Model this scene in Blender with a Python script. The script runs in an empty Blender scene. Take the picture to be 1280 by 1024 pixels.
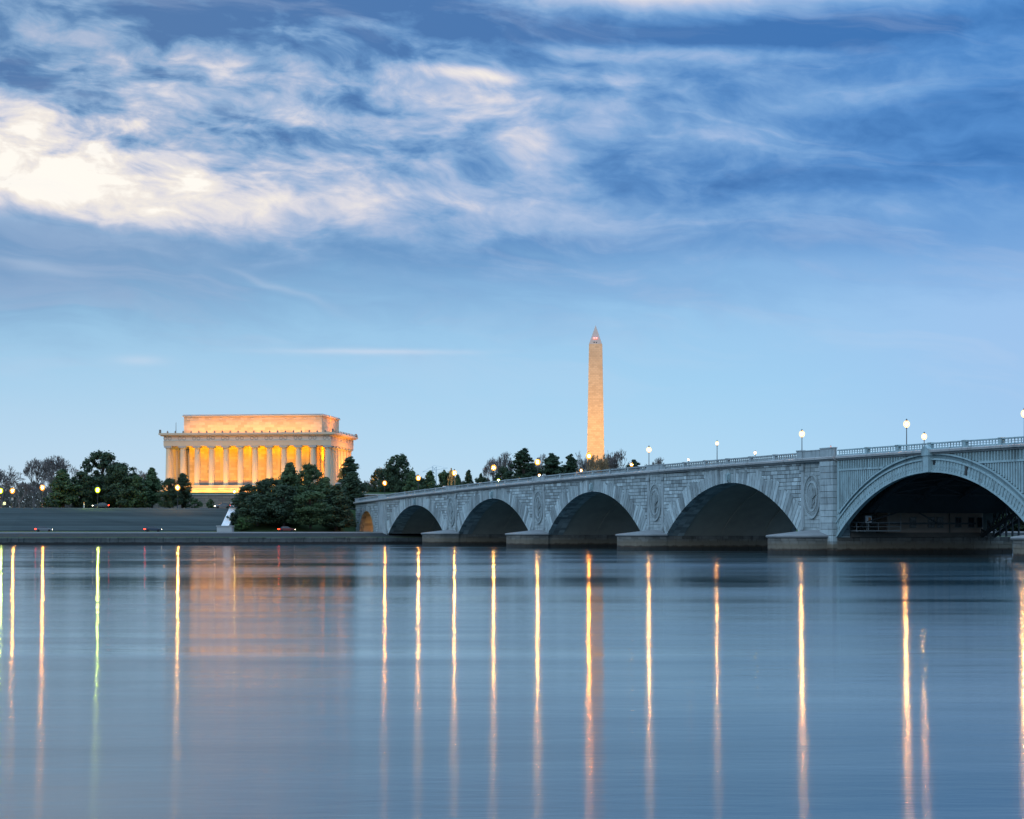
import bpy, bmesh, math, random
from mathutils import Vector, Matrix

C = bpy.context.scene.collection
SC = bpy.context.scene
R = math.radians
PI = math.pi

# ------------------------------------------------------------------ camera
CAM_H = 4.2
cam_d = bpy.data.cameras.new('camera')
cam_d.lens = 70; cam_d.sensor_width = 36; cam_d.clip_start = 0.5; cam_d.clip_end = 20000
cam_d.shift_y = 148.8 / 1280
cam = bpy.data.objects.new('camera', cam_d); C.objects.link(cam)
cam.location = (0, 0, CAM_H); cam.rotation_euler = (R(90), 0, 0)
SC.camera = cam
SC.view_settings.view_transform = 'Standard'
SC.view_settings.look = 'None'
SC.view_settings.exposure = 0
SC.view_settings.gamma = 1
SC.view_settings.use_curve_mapping = False
SC.cycles.use_denoising = True
SC.cycles.max_bounces = 8
SC.cycles.sample_clamp_indirect = 6
SC.cycles.blur_glossy = .6
SC.cycles.sample_clamp_direct = 0
SC.cycles.caustics_reflective = True
SC.cycles.caustics_refractive = False

# ------------------------------------------------------------------ node helper
class N:
    """tiny expression builder over shader math nodes"""
    def __init__(s, nt, sock): s.nt = nt; s.s = sock
    def _m(s, op, *a, clamp=False):
        n = s.nt.nodes.new('ShaderNodeMath'); n.operation = op; n.use_clamp = clamp
        for i, v in enumerate((s,) + a):
            if isinstance(v, N): s.nt.links.new(v.s, n.inputs[i])
            else: n.inputs[i].default_value = v
        return N(s.nt, n.outputs[0])
    def __add__(s, o): return s._m('ADD', o)
    __radd__ = __add__
    def __sub__(s, o): return s._m('SUBTRACT', o)
    def __rsub__(s, o): return (s * -1) + o
    def __mul__(s, o): return s._m('MULTIPLY', o)
    __rmul__ = __mul__
    def __truediv__(s, o): return s._m('DIVIDE', o)
    def pw(s, o): return s._m('POWER', o)
    def mx(s, o): return s._m('MAXIMUM', o)
    def mn(s, o): return s._m('MINIMUM', o)
    def clamp(s): return s._m('ADD', 0.0, clamp=True)
    def exp(s): return s._m('EXPONENT')
    def sm(s, a, b):
        n = s.nt.nodes.new('ShaderNodeMapRange'); n.interpolation_type = 'SMOOTHSTEP'
        s.nt.links.new(s.s, n.inputs[0]); n.inputs[1].default_value = a; n.inputs[2].default_value = b
        n.inputs[3].default_value = 0; n.inputs[4].default_value = 1
        return N(s.nt, n.outputs[0])

def mixc(nt, fac, a, b, mode='MIX'):
    n = nt.nodes.new('ShaderNodeMix'); n.data_type = 'RGBA'; n.blend_type = mode
    def put(i, v):
        if isinstance(v, N): nt.links.new(v.s, n.inputs[i])
        elif hasattr(v, 'is_output'): nt.links.new(v, n.inputs[i])
        elif isinstance(v, (int, float)): n.inputs[i].default_value = v
        else: n.inputs[i].default_value = (*v[:3], 1)
    put(0, fac); put(6, a); put(7, b)
    return n.outputs[2]

def noise(nt, vec, scale, detail=4, rough=.55, dist=0.0, col=False):
    n = nt.nodes.new('ShaderNodeTexNoise'); n.inputs['Scale'].default_value = scale
    n.inputs['Detail'].default_value = detail; n.inputs['Roughness'].default_value = rough
    n.inputs['Distortion'].default_value = dist
    nt.links.new(vec, n.inputs['Vector'])
    return n.outputs['Color'] if col else N(nt, n.outputs[0])

def comb(nt, x, y, z=0.0):
    n = nt.nodes.new('ShaderNodeCombineXYZ')
    for i, v in enumerate((x, y, z)):
        if isinstance(v, N): nt.links.new(v.s, n.inputs[i])
        else: n.inputs[i].default_value = v
    return n.outputs[0]

def ramp(nt, fac, stops, interp='LINEAR'):
    n = nt.nodes.new('ShaderNodeValToRGB'); cr = n.color_ramp; cr.interpolation = interp
    while len(cr.elements) > 1: cr.elements.remove(cr.elements[-1])
    cr.elements[0].position = stops[0][0]; cr.elements[0].color = (*stops[0][1], 1)
    for p, c in stops[1:]:
        e = cr.elements.new(p); e.color = (*c, 1)
    nt.links.new(fac.s, n.inputs[0])
    return n.outputs[0]

def srgb(r, g, b):
    f = lambda v: (v/255/12.92) if v/255 <= .04045 else ((v/255+.055)/1.055)**2.4
    return (f(r), f(g), f(b))

# ------------------------------------------------------------------ world: dawn sky with streaked cloud
SUN_EL, SUN_AZ = R(24), R(215)
def build_world():
    w = bpy.data.worlds.new('World'); SC.world = w; w.use_nodes = True
    nt = w.node_tree; nt.nodes.clear()
    out = nt.nodes.new('ShaderNodeOutputWorld'); bg = nt.nodes.new('ShaderNodeBackground')
    nt.links.new(bg.outputs[0], out.inputs[0])
    sky = nt.nodes.new('ShaderNodeTexSky'); sky.sky_type = 'NISHITA'; sky.sun_disc = False
    sky.sun_elevation = SUN_EL; sky.sun_rotation = SUN_AZ
    tc = nt.nodes.new('ShaderNodeTexCoord')
    sp = nt.nodes.new('ShaderNodeSeparateXYZ'); nt.links.new(tc.outputs['Generated'], sp.inputs[0])
    X, Y, Z = (N(nt, sp.outputs[i]) for i in range(3))
    U = X._m('ARCTAN2', Y) * 24.89          # heading, 1 unit = 2.3 degrees
    V = Z._m('ARCSINE') * 24.89             # elevation, same unit
    # warp
    vec0 = comb(nt, U * .35, V * .8)
    wn = noise(nt, vec0, 1.0, 3, .5) - .5
    wn2 = noise(nt, comb(nt, U * .35 + 17.3, V * .8 + 5.1), 1.0, 3, .5) - .5
    Uw = U + wn * 1.6
    Vw = V + wn2 * .85
    V2 = Vw + U * .10
    streak = noise(nt, comb(nt, Uw * .42, V2 * 1.7), 1.0, 8, .62, .35)
    fine = noise(nt, comb(nt, Uw * 1.1, V2 * 4.2, 3.0), 1.0, 7, .62, .5)
    broad = noise(nt, comb(nt, U * .16 + 9, V * .62 + 2, 1.0), 1.0, 4, .5, .2)
    def blob(cx, cy, rx, ry, tilt=0.0, Us=Uw, Vs=Vw):
        dx = Us - cx; dy = Vs - cy - (dx * tilt)
        return (((dx / rx) * (dx / rx) + (dy / ry) * (dy / ry)) * -1).exp()
    # clear background: paler near the horizon, deeper blue higher up
    def grad(cols):
        f = (V / 16.0).clamp()
        return ramp(nt, f, [(v / 16.0, c) for v, c in cols])
    up = [(9, srgb(130, 178, 226)), (12, (.56, .92, 1.36)), (16, (.86, 1.36, 2.0))]  # upper sky out of view, brightened and blued to light the scene
    g1 = grad([(0, srgb(205, 226, 242)), (.9, srgb(188, 219, 243)), (1.8, srgb(168, 209, 239)), (2.6, srgb(150, 196, 230)), (3.5, srgb(138, 184, 222)), (6.6, srgb(108, 150, 200))] + up)
    g2 = grad([(0, srgb(184, 223, 247)), (.9, srgb(168, 216, 248)), (1.8, srgb(156, 209, 246)), (2.7, srgb(150, 198, 240)), (3.4, srgb(130, 182, 232)), (6.6, srgb(84, 140, 206))] + up)
    side = (U * .10 + .45).clamp()
    base = mixc(nt, side, g1, g2)
    base = mixc(nt, (blob(6.6, 2.0, 2.6, 1.7, 0, U, V) * .6), base, srgb(158, 190, 236))
    skc = mixc(nt, 1.0, sky.outputs[0], (.10, .10, .10), 'MULTIPLY')
    base = mixc(nt, .06, base, skc)
    # one cloud field; its value runs from shaded slate blue to sunlit cream
    Vt = V2
    puff = noise(nt, comb(nt, Uw * 1.25, Vt * 2.7, 7.0), 1.0, 9, .56, .1)
    grain = noise(nt, comb(nt, U * 2.4 + wn * 3.0, Vt * 6.5, 4.0), 1.0, 7, .64, .2)
    wisp = noise(nt, comb(nt, Uw * .30, V2 * 1.9, 11.0), 1.0, 9, .60, .6)
    pn = (puff - .5) * 2.7 + (grain - .5) * .55 + (wisp - .5) * .8
    fu = lambda cx, cy, rx, ry, a, tilt=0.0: blob((cx - 640) / 100, (661 - cy) / 100, rx / 100, ry / 100, -tilt, U + wn * .6, V + wn2 * .25) * a
    reg = fu(0, 214, 260, 70, .74, .12) + fu(180, 258, 170, 36, .26, .10) + fu(340, 255, 220, 44, .22) + fu(610, 255, 260, 30, .24) \
        + fu(130, 90, 150, 50, .17, .2) + fu(330, 130, 270, 45, .20, .1) + fu(560, 180, 110, 50, .16) + fu(660, 185, 70, 40, .18, .6) \
        + fu(45, 60, 40, 26, .22) + fu(60, 10, 110, 22, .16) \
        + fu(820, -6, 190, 30, .95) + fu(800, 78, 170, 11, .36, .03) + fu(585, 102, 75, 9, .40, .08) + fu(440, 44, 60, 7, .25, .1) + fu(1100, 20, 120, 22, .24, .2) \
        + fu(700, 130, 200, 60, .12) + fu(920, 178, 80, 12, .16) + fu(1040, 140, 200, 14, .12, -.12) + fu(1040, 270, 220, 22, .10) + fu(960, 340, 260, 18, .12)
    shade = fu(200, 30, 260, 40, .16) + fu(60, 130, 160, 20, .12) + fu(600, 40, 150, 30, .26, .08) + fu(1000, 58, 330, 22, .30, -.02) + fu(20, 108, 120, 22, .34) + fu(290, 160, 80, 18, .18, .1) + fu(250, 60, 70, 14, .16) \
        + fu(600, 190, 26, 40, .16) + fu(850, 240, 220, 24, .14) + fu(1200, 180, 140, 60, .12) + fu(380, 24, 120, 20, .18)
    amp = (fu(250, 140, 520, 170, .62) + fu(120, 215, 260, 70, .22) + .19)
    t = reg - shade * 1.2 + pn * amp * .85 + .215
    lid = (V + (U + 6.4) * .085 + wn2 * .12 + (puff - .5) * .22).sm(3.66, 3.98)
    ldown = fu(-60, 330, 420, 120, 1.0).clamp()
    t = t * (1.0 - ldown * (1.0 - lid))
    t = t + ldown * (1.0 - lid) * .24
    cl = ramp(nt, t.clamp(), [(0, srgb(84, 122, 172)), (.16, srgb(100, 140, 186)), (.32, srgb(134, 168, 206)), (.52, srgb(176, 190, 216)), (.70, srgb(220, 218, 226)), (.88, srgb(244, 236, 228)), (1, (1.04, .985, .90))])
    cr2 = ramp(nt, t.clamp(), [(0, srgb(60, 116, 182)), (.16, srgb(84, 140, 204)), (.32, srgb(116, 164, 218)), (.5, srgb(158, 188, 230)), (.70, srgb(208, 212, 230)), (.88, srgb(246, 240, 236)), (1, (1.05, 1.0, .95))])
    cloud = mixc(nt, side, cl, cr2)
    cov = (V + (puff - .5) * 1.1 + (wisp - .5) * 1.2 + U * -.05).sm(2.2, 3.9) * ((V.sm(8.0, 11.0) * -1) + 1.0)
    base = mixc(nt, cov * .97, base, cloud)
    # faint streaks in the clear band
    fs = (wisp - .48).sm(0.0, .2) * V.sm(.8, 2.4) * .16
    base = mixc(nt, fs, base, srgb(200, 214, 236))
    st = blob(-1.75, 2.2, 1.1, .035, 0, U, V + (fine - .5) * .05) * .5 + blob(-4.6, 2.06, .3, .06, 0, U, V) * .35 + blob(-5.9, 3.2, .6, .07, -.1) * .25 + blob(-2.8, 3.0, .5, .05, -.5) * .2
    base = mixc(nt, st.clamp(), base, srgb(214, 222, 238))
    nt.links.new(base, bg.inputs[0]); bg.inputs[1].default_value = 1.0
build_world()

sun_d = bpy.data.lights.new('sun', 'SUN'); sun_d.energy = .85; sun_d.angle = R(30); sun_d.color = (.80, .93, 1.0)
sun = bpy.data.objects.new('sun', sun_d); C.objects.link(sun)
# light comes from behind and left of the camera, soft through cloud
sd = Vector((math.sin(SUN_AZ) * math.cos(SUN_EL), math.cos(SUN_AZ) * math.cos(SUN_EL), math.sin(SUN_EL)))
sun.rotation_euler = sd.to_track_quat('Z', 'Y').to_euler()

# ------------------------------------------------------------------ materials
def new_mat(name):
    m = bpy.data.materials.new(name); m.use_nodes = True
    nt = m.node_tree; b = nt.nodes['Principled BSDF']
    return m, nt, b

def mat(name, col, rough=.8, var=.15, scale=1.0, metal=0.0, emit=None, es=0.0, spec=.3, tone=False, bump=0.0, stretch=(1, 1, 1), stain=None, bump_scale=None, streak=0.0, rust=None):
    m, nt, b = new_mat(name)
    b.inputs['Roughness'].default_value = rough; b.inputs['Metallic'].default_value = metal
    b.inputs['Specular IOR Level'].default_value = spec
    tc = nt.nodes.new('ShaderNodeTexCoord'); mp = nt.nodes.new('ShaderNodeMapping')
    mp.inputs['Scale'].default_value = stretch
    nt.links.new(tc.outputs['Object'], mp.inputs[0])
    nz = noise(nt, mp.outputs[0], scale, 6, .6)
    f = (nz - .5) * 2 * var + 1.0
    if tone:
        at = nt.nodes.new('ShaderNodeAttribute'); at.attribute_name = 'tone'
        f = f * N(nt, at.outputs['Fac'])
        at2 = N(nt, at.outputs['Alpha'])
    if streak:   # rain streaks and grime
        sp_ = nt.nodes.new('ShaderNodeSeparateXYZ'); nt.links.new(tc.outputs['Object'], sp_.inputs[0])
        xx, zz = N(nt, sp_.outputs[0]) + N(nt, sp_.outputs[1]), N(nt, sp_.outputs[2])
        sn = noise(nt, comb(nt, xx * 1.3, zz * .16), 1.0, 5, .65)
        sn2 = noise(nt, comb(nt, xx * .13, zz * .30, 5.0), 1.0, 4, .6)
        f = f * (1.0 - (sn.sm(.50, .68) * streak)) * ((sn2 - .5) * streak + 1.0)
    v = comb(nt, f, f, f)
    c = mixc(nt, 1.0, col, v, 'MULTIPLY')
    if rust:
        rn = noise(nt, mp.outputs[0], 2.2, 6, .7); c = mixc(nt, rn.sm(.60, .68) * .6, c, rust)
    if stain:   # weathering that belongs to the surface: (lo, hi, colour) by height above water
        sp = nt.nodes.new('ShaderNodeSeparateXYZ'); nt.links.new(tc.outputs['Object'], sp.inputs[0])
        z = N(nt, sp.outputs[2]) + (noise(nt, mp.outputs[0], .9, 4, .6) - .5) * .7
        for lo, hi, sc_ in stain:
            k = (z.sm(lo, hi) * -1) + 1.0
            c = mixc(nt, k, c, sc_)
    nt.links.new(c, b.inputs['Base Color'])
    if emit:
        b.inputs['Emission Color'].default_value = (*emit, 1); b.inputs['Emission Strength'].default_value = es
    if bump:
        bp = nt.nodes.new('ShaderNodeBump'); bp.inputs['Strength'].default_value = bump; bp.inputs['Distance'].default_value = .1
        bn = noise(nt, mp.outputs[0], bump_scale or scale * 4, 5, .6)
        nt.links.new(bn.s, bp.inputs['Height']); nt.links.new(bp.outputs[0], b.inputs['Normal'])
    return m

def brick_mat(name, c1, c2, mortar, bw, bh, rough=.8, axes='xz', ms=.02, var=.2):
    m, nt, b = new_mat(name); b.inputs['Roughness'].default_value = rough
    b.inputs['Specular IOR Level'].default_value = .25
    tc = nt.nodes.new('ShaderNodeTexCoord'); sp = nt.nodes.new('ShaderNodeSeparateXYZ')
    nt.links.new(tc.outputs['Object'], sp.inputs[0])
    x, y, z = (N(nt, sp.outputs[i]) for i in range(3))
    h = {'xz': x, 'yz': y, 'both': x + y}[axes]
    br = nt.nodes.new('ShaderNodeTexBrick')
    nt.links.new(comb(nt, h, z), br.inputs['Vector'])
    br.inputs['Color1'].default_value = (*c1, 1); br.inputs['Color2'].default_value = (*c2, 1); br.inputs['Mortar'].default_value = (*mortar, 1)
    br.inputs['Scale'].default_value = 1; br.inputs['Brick Width'].default_value = bw; br.inputs['Row Height'].default_value = bh
    br.inputs['Mortar Size'].default_value = ms; br.inputs['Mortar Smooth'].default_value = .3; br.inputs['Bias'].default_value = 0
    nz = (noise(nt, tc.outputs['Object'], .35, 6, .65) - .5) * 2 * var + 1.0
    c = mixc(nt, 1.0, br.outputs['Color'], comb(nt, nz, nz, nz), 'MULTIPLY')
    nt.links.new(c, b.inputs['Base Color'])
    return m

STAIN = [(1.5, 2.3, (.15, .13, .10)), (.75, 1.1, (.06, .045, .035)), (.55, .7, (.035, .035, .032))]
M = {}
M['granite'] = mat('granite_block', (.30, .36, .375), .80, .35, .9, tone=True, bump=.25, stain=STAIN, streak=.42)
M['granite_smooth'] = mat('granite_dressed', (.285, .335, .35), .78, .30, .6, bump=.15, streak=.45)
M['granite_joint'] = mat('granite_joint', (.05, .055, .055), .9, .2, 1)
M['cornice'] = mat('cornice_stone', (.30, .31, .31), .8, .40, .5, bump=.1, stretch=(.3, 1, 1), streak=.3)
M['concrete'] = mat('barrel_concrete', (.36, .34, .29), .9, .3, .35, bump=.1)
M['soffit_stone'] = mat('soffit_stone', (.36, .40, .40), .85, .25, .8, tone=True)
M['flank_shaded'] = mat('shaded_flank_stone', (.13, .13, .12), .88, .45, .8, tone=True, stain=STAIN, bump=.2, streak=.5, spec=.15)  # colour darkened for the shade and grime under the arches
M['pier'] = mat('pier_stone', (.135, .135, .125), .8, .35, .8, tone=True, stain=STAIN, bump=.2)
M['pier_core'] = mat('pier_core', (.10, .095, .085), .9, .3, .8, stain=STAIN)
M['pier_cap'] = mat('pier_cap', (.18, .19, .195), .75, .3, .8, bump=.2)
M['draw_metal'] = mat('painted_draw_metal', (.27, .375, .40), .6, .28, .7, bump=.08, streak=.4, rust=(.16, .11, .08))
M['draw_shadow'] = mat('shaded_recess_metal', (.15, .22, .24), .65, .25, .7, streak=.4)  # darker copy of the draw metal, recess shade put into the colour
M['girder'] = mat('dark_girder', (.035, .045, .05), .6, .3, .8)
M['house'] = mat('bascule_house_wall', (.34, .27, .22), .85, .2, .6)
M['pane_dark'] = mat('dark_pane', (.02, .025, .03), .2, .1, 1)
M['win_frame'] = mat('window_frame', (.14, .15, .15), .6, .1, 1)
M['rail_white'] = mat('pale_rail', (.22, .26, .28), .5, .1, 1)
M['deck'] = mat('deck_asphalt', (.06, .06, .06), .9, .2, 1)
M['iron'] = mat('lamp_iron', (.035, .035, .04), .5, .2, 2, spec=.4)
M['marble'] = brick_mat('memorial_marble', (.62, .55, .44), (.48, .42, .33), (.40, .34, .28), 2.1, .9, ms=.03)
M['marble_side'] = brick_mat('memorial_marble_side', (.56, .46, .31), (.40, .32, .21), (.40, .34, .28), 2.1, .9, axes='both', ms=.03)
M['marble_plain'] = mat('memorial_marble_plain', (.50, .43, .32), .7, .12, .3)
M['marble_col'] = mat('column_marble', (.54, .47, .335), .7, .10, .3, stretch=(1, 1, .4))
M['plinth'] = mat('plinth_stone', (.22, .17, .14), .85, .2, .6)
M['lead'] = mat('roof_lead', (.30, .36, .40), .6, .2, .6)
M['obelisk'] = brick_mat('obelisk_marble', (.48, .395, .285), (.385, .31, .22), (.30, .25, .20), 3.0, 1.6, axes='both', ms=.10, var=.12)
M['obelisk_tip'] = mat('obelisk_tip_marble', (.36, .34, .33), .8, .15, .3)
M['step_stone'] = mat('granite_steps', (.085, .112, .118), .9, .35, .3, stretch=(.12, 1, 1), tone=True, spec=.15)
M['white_stone'] = mat('pale_granite', (.56, .58, .59), .7, .12, .5)
M['grey_stone'] = mat('grey_granite', (.36, .38, .38), .8, .2, .5)
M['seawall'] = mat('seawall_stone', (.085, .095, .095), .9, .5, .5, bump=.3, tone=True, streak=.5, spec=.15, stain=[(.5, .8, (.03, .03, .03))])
M['terrace'] = brick_mat('terrace_stone', (.24, .20, .17), (.17, .145, .13), (.09, .08, .07), 2.2, .8, ms=.06)
M['asphalt'] = mat('asphalt', (.030, .035, .037), .95, .3, .4, spec=.08)
M['kerb'] = mat('kerb_stone', (.28, .29, .30), .8, .15, 1)
M['grass'] = mat('mown_grass', (.045, .075, .03), .95, .4, .5, bump=.2, spec=.08)
M['bronze'] = mat('gilded_bronze', (.42, .24, .08), .45, .25, 1.5, metal=.6)
M['bark'] = mat('bark', (.07, .06, .05), .9, .3, 3)
M['twig'] = mat('bare_twigs', (.13, .11, .105), .9, .25, 1)
M['twig_lit_gold'] = mat('bare_twigs_lit_gold', (.24, .17, .10), .9, .25, 1)  # golden floodlight put into the twig colour
M['car_glass'] = mat('car_glass', (.02, .025, .03), .1, 0, 1, spec=.6)
M['tyre'] = mat('tyre_rubber', (.02, .02, .02), .9, .1, 1)
M['red_lens'] = mat('red_lens', (.4, .01, .01), .4, 0, 1, emit=(1, .03, .01), es=14)
M['white_lens'] = mat('head_lens', (.8, .8, .7), .4, 0, 1, emit=(1, .85, .6), es=20)
M['sign_white'] = mat('sign_white', (.75, .75, .75), .6, .05, 1)
M['sign_back'] = mat('sign_back', (.35, .34, .30), .6, .05, 1)
M['crane'] = mat('crane_paint', (.50, .58, .64), .6, .1, 1)

def leaf_mat(name, c1, c2):
    m, nt, b = new_mat(name); b.inputs['Roughness'].default_value = .7; b.inputs['Specular IOR Level'].default_value = .2
    tc = nt.nodes.new('ShaderNodeTexCoord')
    at = nt.nodes.new('ShaderNodeAttribute'); at.attribute_name = 'tone'
    f = (N(nt, at.outputs['Fac']) * .6 + (noise(nt, tc.outputs['Object'], .45, 3, .6) - .3) * .8).clamp()
    nt.links.new(mixc(nt, f, c1, c2), b.inputs['Base Color'])
    tr = nt.nodes.new('ShaderNodeBsdfTranslucent'); nt.links.new(mixc(nt, f, c1, c2), tr.inputs[0])
    mx = nt.nodes.new('ShaderNodeMixShader'); mx.inputs[0].default_value = .25
    nt.links.new(b.outputs[0], mx.inputs[1]); nt.links.new(tr.outputs[0], mx.inputs[2])
    nt.links.new(mx.outputs[0], nt.nodes['Material Output'].inputs[0])
    return m
M['leaf_dark'] = leaf_mat('dark_evergreen_leaves', (.018, .038, .026), (.07, .105, .05))
M['leaf_mid'] = leaf_mat('mid_green_leaves', (.03, .062, .034), (.10, .15, .06))
M['leaf_bright'] = leaf_mat('bright_shrub_leaves', (.04, .08, .03), (.09, .16, .05))
M['needle'] = leaf_mat('pine_needles', (.016, .034, .022), (.05, .085, .042))

def water_mat():
    m, nt, b = new_mat('river_water')
    b.inputs['Base Color'].default_value = (.010, .045, .060, 1)
    b.inputs['IOR'].default_value = 1.36
    b.inputs['Specular IOR Level'].default_value = .5
    g = nt.nodes.new('ShaderNodeNewGeometry'); sp = nt.nodes.new('ShaderNodeSeparateXYZ')
    nt.links.new(g.outputs['Position'], sp.inputs[0])
    x, y = N(nt, sp.outputs[0]), N(nt, sp.outputs[1])
    # wind patches: long bands of ruffled and slick water
    patch = noise(nt, comb(nt, x * .010, y * .035), 1.0, 4, .55, .6)
    patch2 = noise(nt, comb(nt, x * .05, y * .25), 1.0, 4, .6, .3)
    r = ((patch - .5) * .26 + (patch2 - .5) * .08 + .088 + (1.0 - y.sm(25, 150)) * .03).mx(.045)
    nt.links.new(r.s, b.inputs['Roughness'])
    b.inputs['Anisotropic'].default_value = .85
    nt.links.new(comb(nt, 0.0, 1.0, 0.0), b.inputs['Tangent'])
    w1 = noise(nt, comb(nt, x * .35, y * 1.1), 1.0, 5, .6, .2)
    w2 = noise(nt, comb(nt, x * .03, y * .14), 1.0, 3, .5, .2)
    bp = nt.nodes.new('ShaderNodeBump'); bp.inputs['Strength'].default_value = 1.0; bp.inputs['Distance'].default_value = 1.0
    h = w1 * .010 + w2 * .035
    nt.links.new(h.s, bp.inputs['Height']); nt.links.new(bp.outputs[0], b.inputs['Normal'])
    return m
M['water'] = water_mat()

def emit_mat(name, col, strength):
    m, nt, b = new_mat(name)
    b.inputs['Base Color'].default_value = (.8, .8, .8, 1)
    b.inputs['Emission Color'].default_value = (*col, 1); b.inputs['Emission Strength'].default_value = strength
    return m
LS = 1900
M['glow_orange'] = emit_mat('sodium_glow', (1, .34, .04), LS)
M['glow_amber'] = emit_mat('amber_glow', (1, .44, .08), LS * .9)
M['glow_white'] = emit_mat('warm_white_glow', (1, .46, .12), LS * .9)
M['glow_yellow'] = emit_mat('yellow_green_glow', (.80, 1, .12), LS * .7)
M['glow_flood'] = emit_mat('floodlight_glow', (1, .75, .25), LS * .08)
M['glow_faint'] = emit_mat('faint_pink_glow', (1, .55, .5), 1.6)
M['glow_small'] = emit_mat('small_amber_glow', (1, .48, .12), LS * .35)
def halo_globe_mat(name, col, st):  # glass globe, enlarged and self-glowing to give a halo round the bulb
    m, nt, b = new_mat(name)
    e = nt.nodes.new('ShaderNodeEmission'); e.inputs[0].default_value = (*col, 1); e.inputs[1].default_value = st
    tr = nt.nodes.new('ShaderNodeBsdfTransparent'); mx = nt.nodes.new('ShaderNodeMixShader'); mx.inputs[0].default_value = .55
    nt.links.new(tr.outputs[0], mx.inputs[1]); nt.links.new(e.outputs[0], mx.inputs[2]); nt.links.new(mx.outputs[0], nt.nodes['Material Output'].inputs[0])
    return m
for k_, c_, e_ in (('glow_orange', (1, .34, .04), 2.6), ('glow_amber', (1, .44, .07), 2.6), ('glow_white', (1, .64, .30), 2.4), ('glow_yellow', (.75, .95, .03), 2.2), ('glow_flood', (1, .7, .1), 2.2), ('glow_faint', (.7, .4, .38), .7), ('glow_small', (1, .45, .06), 2.4)):
    M['globe_' + k_] = halo_globe_mat('globe_' + k_, c_, e_)
M['glow_red'] = emit_mat('red_beacon', (1, .03, .02), 3.5)

# ------------------------------------------------------------------ mesh helpers
class MB:
    def __init__(s): s.v = []; s.f = []; s.t = []
    def face(s, pts, tone=1.0):
        i = len(s.v); s.v += [tuple(p) for p in pts]; s.f.append(tuple(range(i, i + len(pts)))); s.t.append(tone)
    def box(s, x0, x1, y0, y1, z0, z1, tone=1.0, faces='xXyYzZ'):
        i = len(s.v)
        s.v += [(x0, y0, z0), (x1, y0, z0), (x1, y1, z0), (x0, y1, z0), (x0, y0, z1), (x1, y0, z1), (x1, y1, z1), (x0, y1, z1)]
        F = {'z': (0, 3, 2, 1), 'Z': (4, 5, 6, 7), 'y': (0, 1, 5, 4), 'X': (1, 2, 6, 5), 'Y': (2, 3, 7, 6), 'x': (3, 0, 4, 7)}
        for k in faces: s.f.append(tuple(i + j for j in F[k])); s.t.append(tone)
    def prism(s, poly, a, b, axis='y', tone=1.0):
        """poly: list of 2D points; extruded between a and b along the axis"""
        def P(p, h):
            if axis == 'y': return (p[0], h, p[1])
            if axis == 'x': return (h, p[0], p[1])
            return (p[0], p[1], h)
        n = len(poly); i = len(s.v)
        s.v += [P(p, a) for p in poly] + [P(p, b) for p in poly]
        s.f.append(tuple(range(i, i + n))); s.f.append(tuple(range(i + 2 * n - 1, i + n - 1, -1))); s.t += [tone, tone]
        for k in range(n):
            j = (k + 1) % n; s.f.append((i + k, i + n + k, i + n + j, i + j)); s.t.append(tone)
    def lathe(s, cx, cy, prof, seg=12, tone=1.0):
        i = len(s.v); n = len(prof)
        for r, z in prof:
            for k in range(seg):
                a = 2 * PI * k / seg; s.v.append((cx + r * math.cos(a), cy + r * math.sin(a), z))
        for q in range(n - 1):
            for k in range(seg):
                j = (k + 1) % seg
                s.f.append((i + q * seg + k, i + q * seg + j, i + (q + 1) * seg + j, i + (q + 1) * seg + k)); s.t.append(tone)
        s.f.append(tuple(i + k for k in reversed(range(seg)))); s.t.append(tone)
        s.f.append(tuple(i + (n - 1) * seg + k for k in range(seg))); s.t.append(tone)
    def tube(s, p, q, r0, r1, seg=4, tone=1.0):
        p, q = Vector(p), Vector(q); d = (q - p)
        if d.length < 1e-6: return
        d.normalize(); u = d.orthogonal().normalized(); w = d.cross(u); i = len(s.v)
        for c, r in ((p, r0), (q, r1)):
            for k in range(seg):
                a = 2 * PI * k / seg; s.v.append(tuple(c + (u * math.cos(a) + w * math.sin(a)) * r))
        for k in range(seg):
            j = (k + 1) % seg; s.f.append((i + k, i + j, i + seg + j, i + seg + k)); s.t.append(tone)
    def ball(s, c, r, sz=1.0, seg=12, rings=8):
        prof = [(max(r * math.sin(PI * k / rings), .002), c[2] - r * sz * math.cos(PI * k / rings)) for k in range(rings + 1)]
        s.lathe(c[0], c[1], prof, seg)
    def data(s, name, m, fix=True, smooth=False):
        me = bpy.data.meshes.new(name); me.from_pydata(s.v, [], s.f)
        at = me.attributes.new('tone', 'FLOAT', 'FACE'); at.data.foreach_set('value', s.t)
        me.materials.append(m)
        if fix:
            bm = bmesh.new(); bm.from_mesh(me); bmesh.ops.recalc_face_normals(bm, faces=bm.faces); bm.to_mesh(me); bm.free()
        if smooth: me.polygons.foreach_set('use_smooth', [True] * len(me.polygons))
        me.update(); return me
    def build(s, name, m, parent=None, fix=True, smooth=False, label=None):
        o = bpy.data.objects.new(name, s.data(name, m, fix, smooth)); C.objects.link(o)
        if parent: o.parent = parent
        if label: o['label'] = label
        return o

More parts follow.
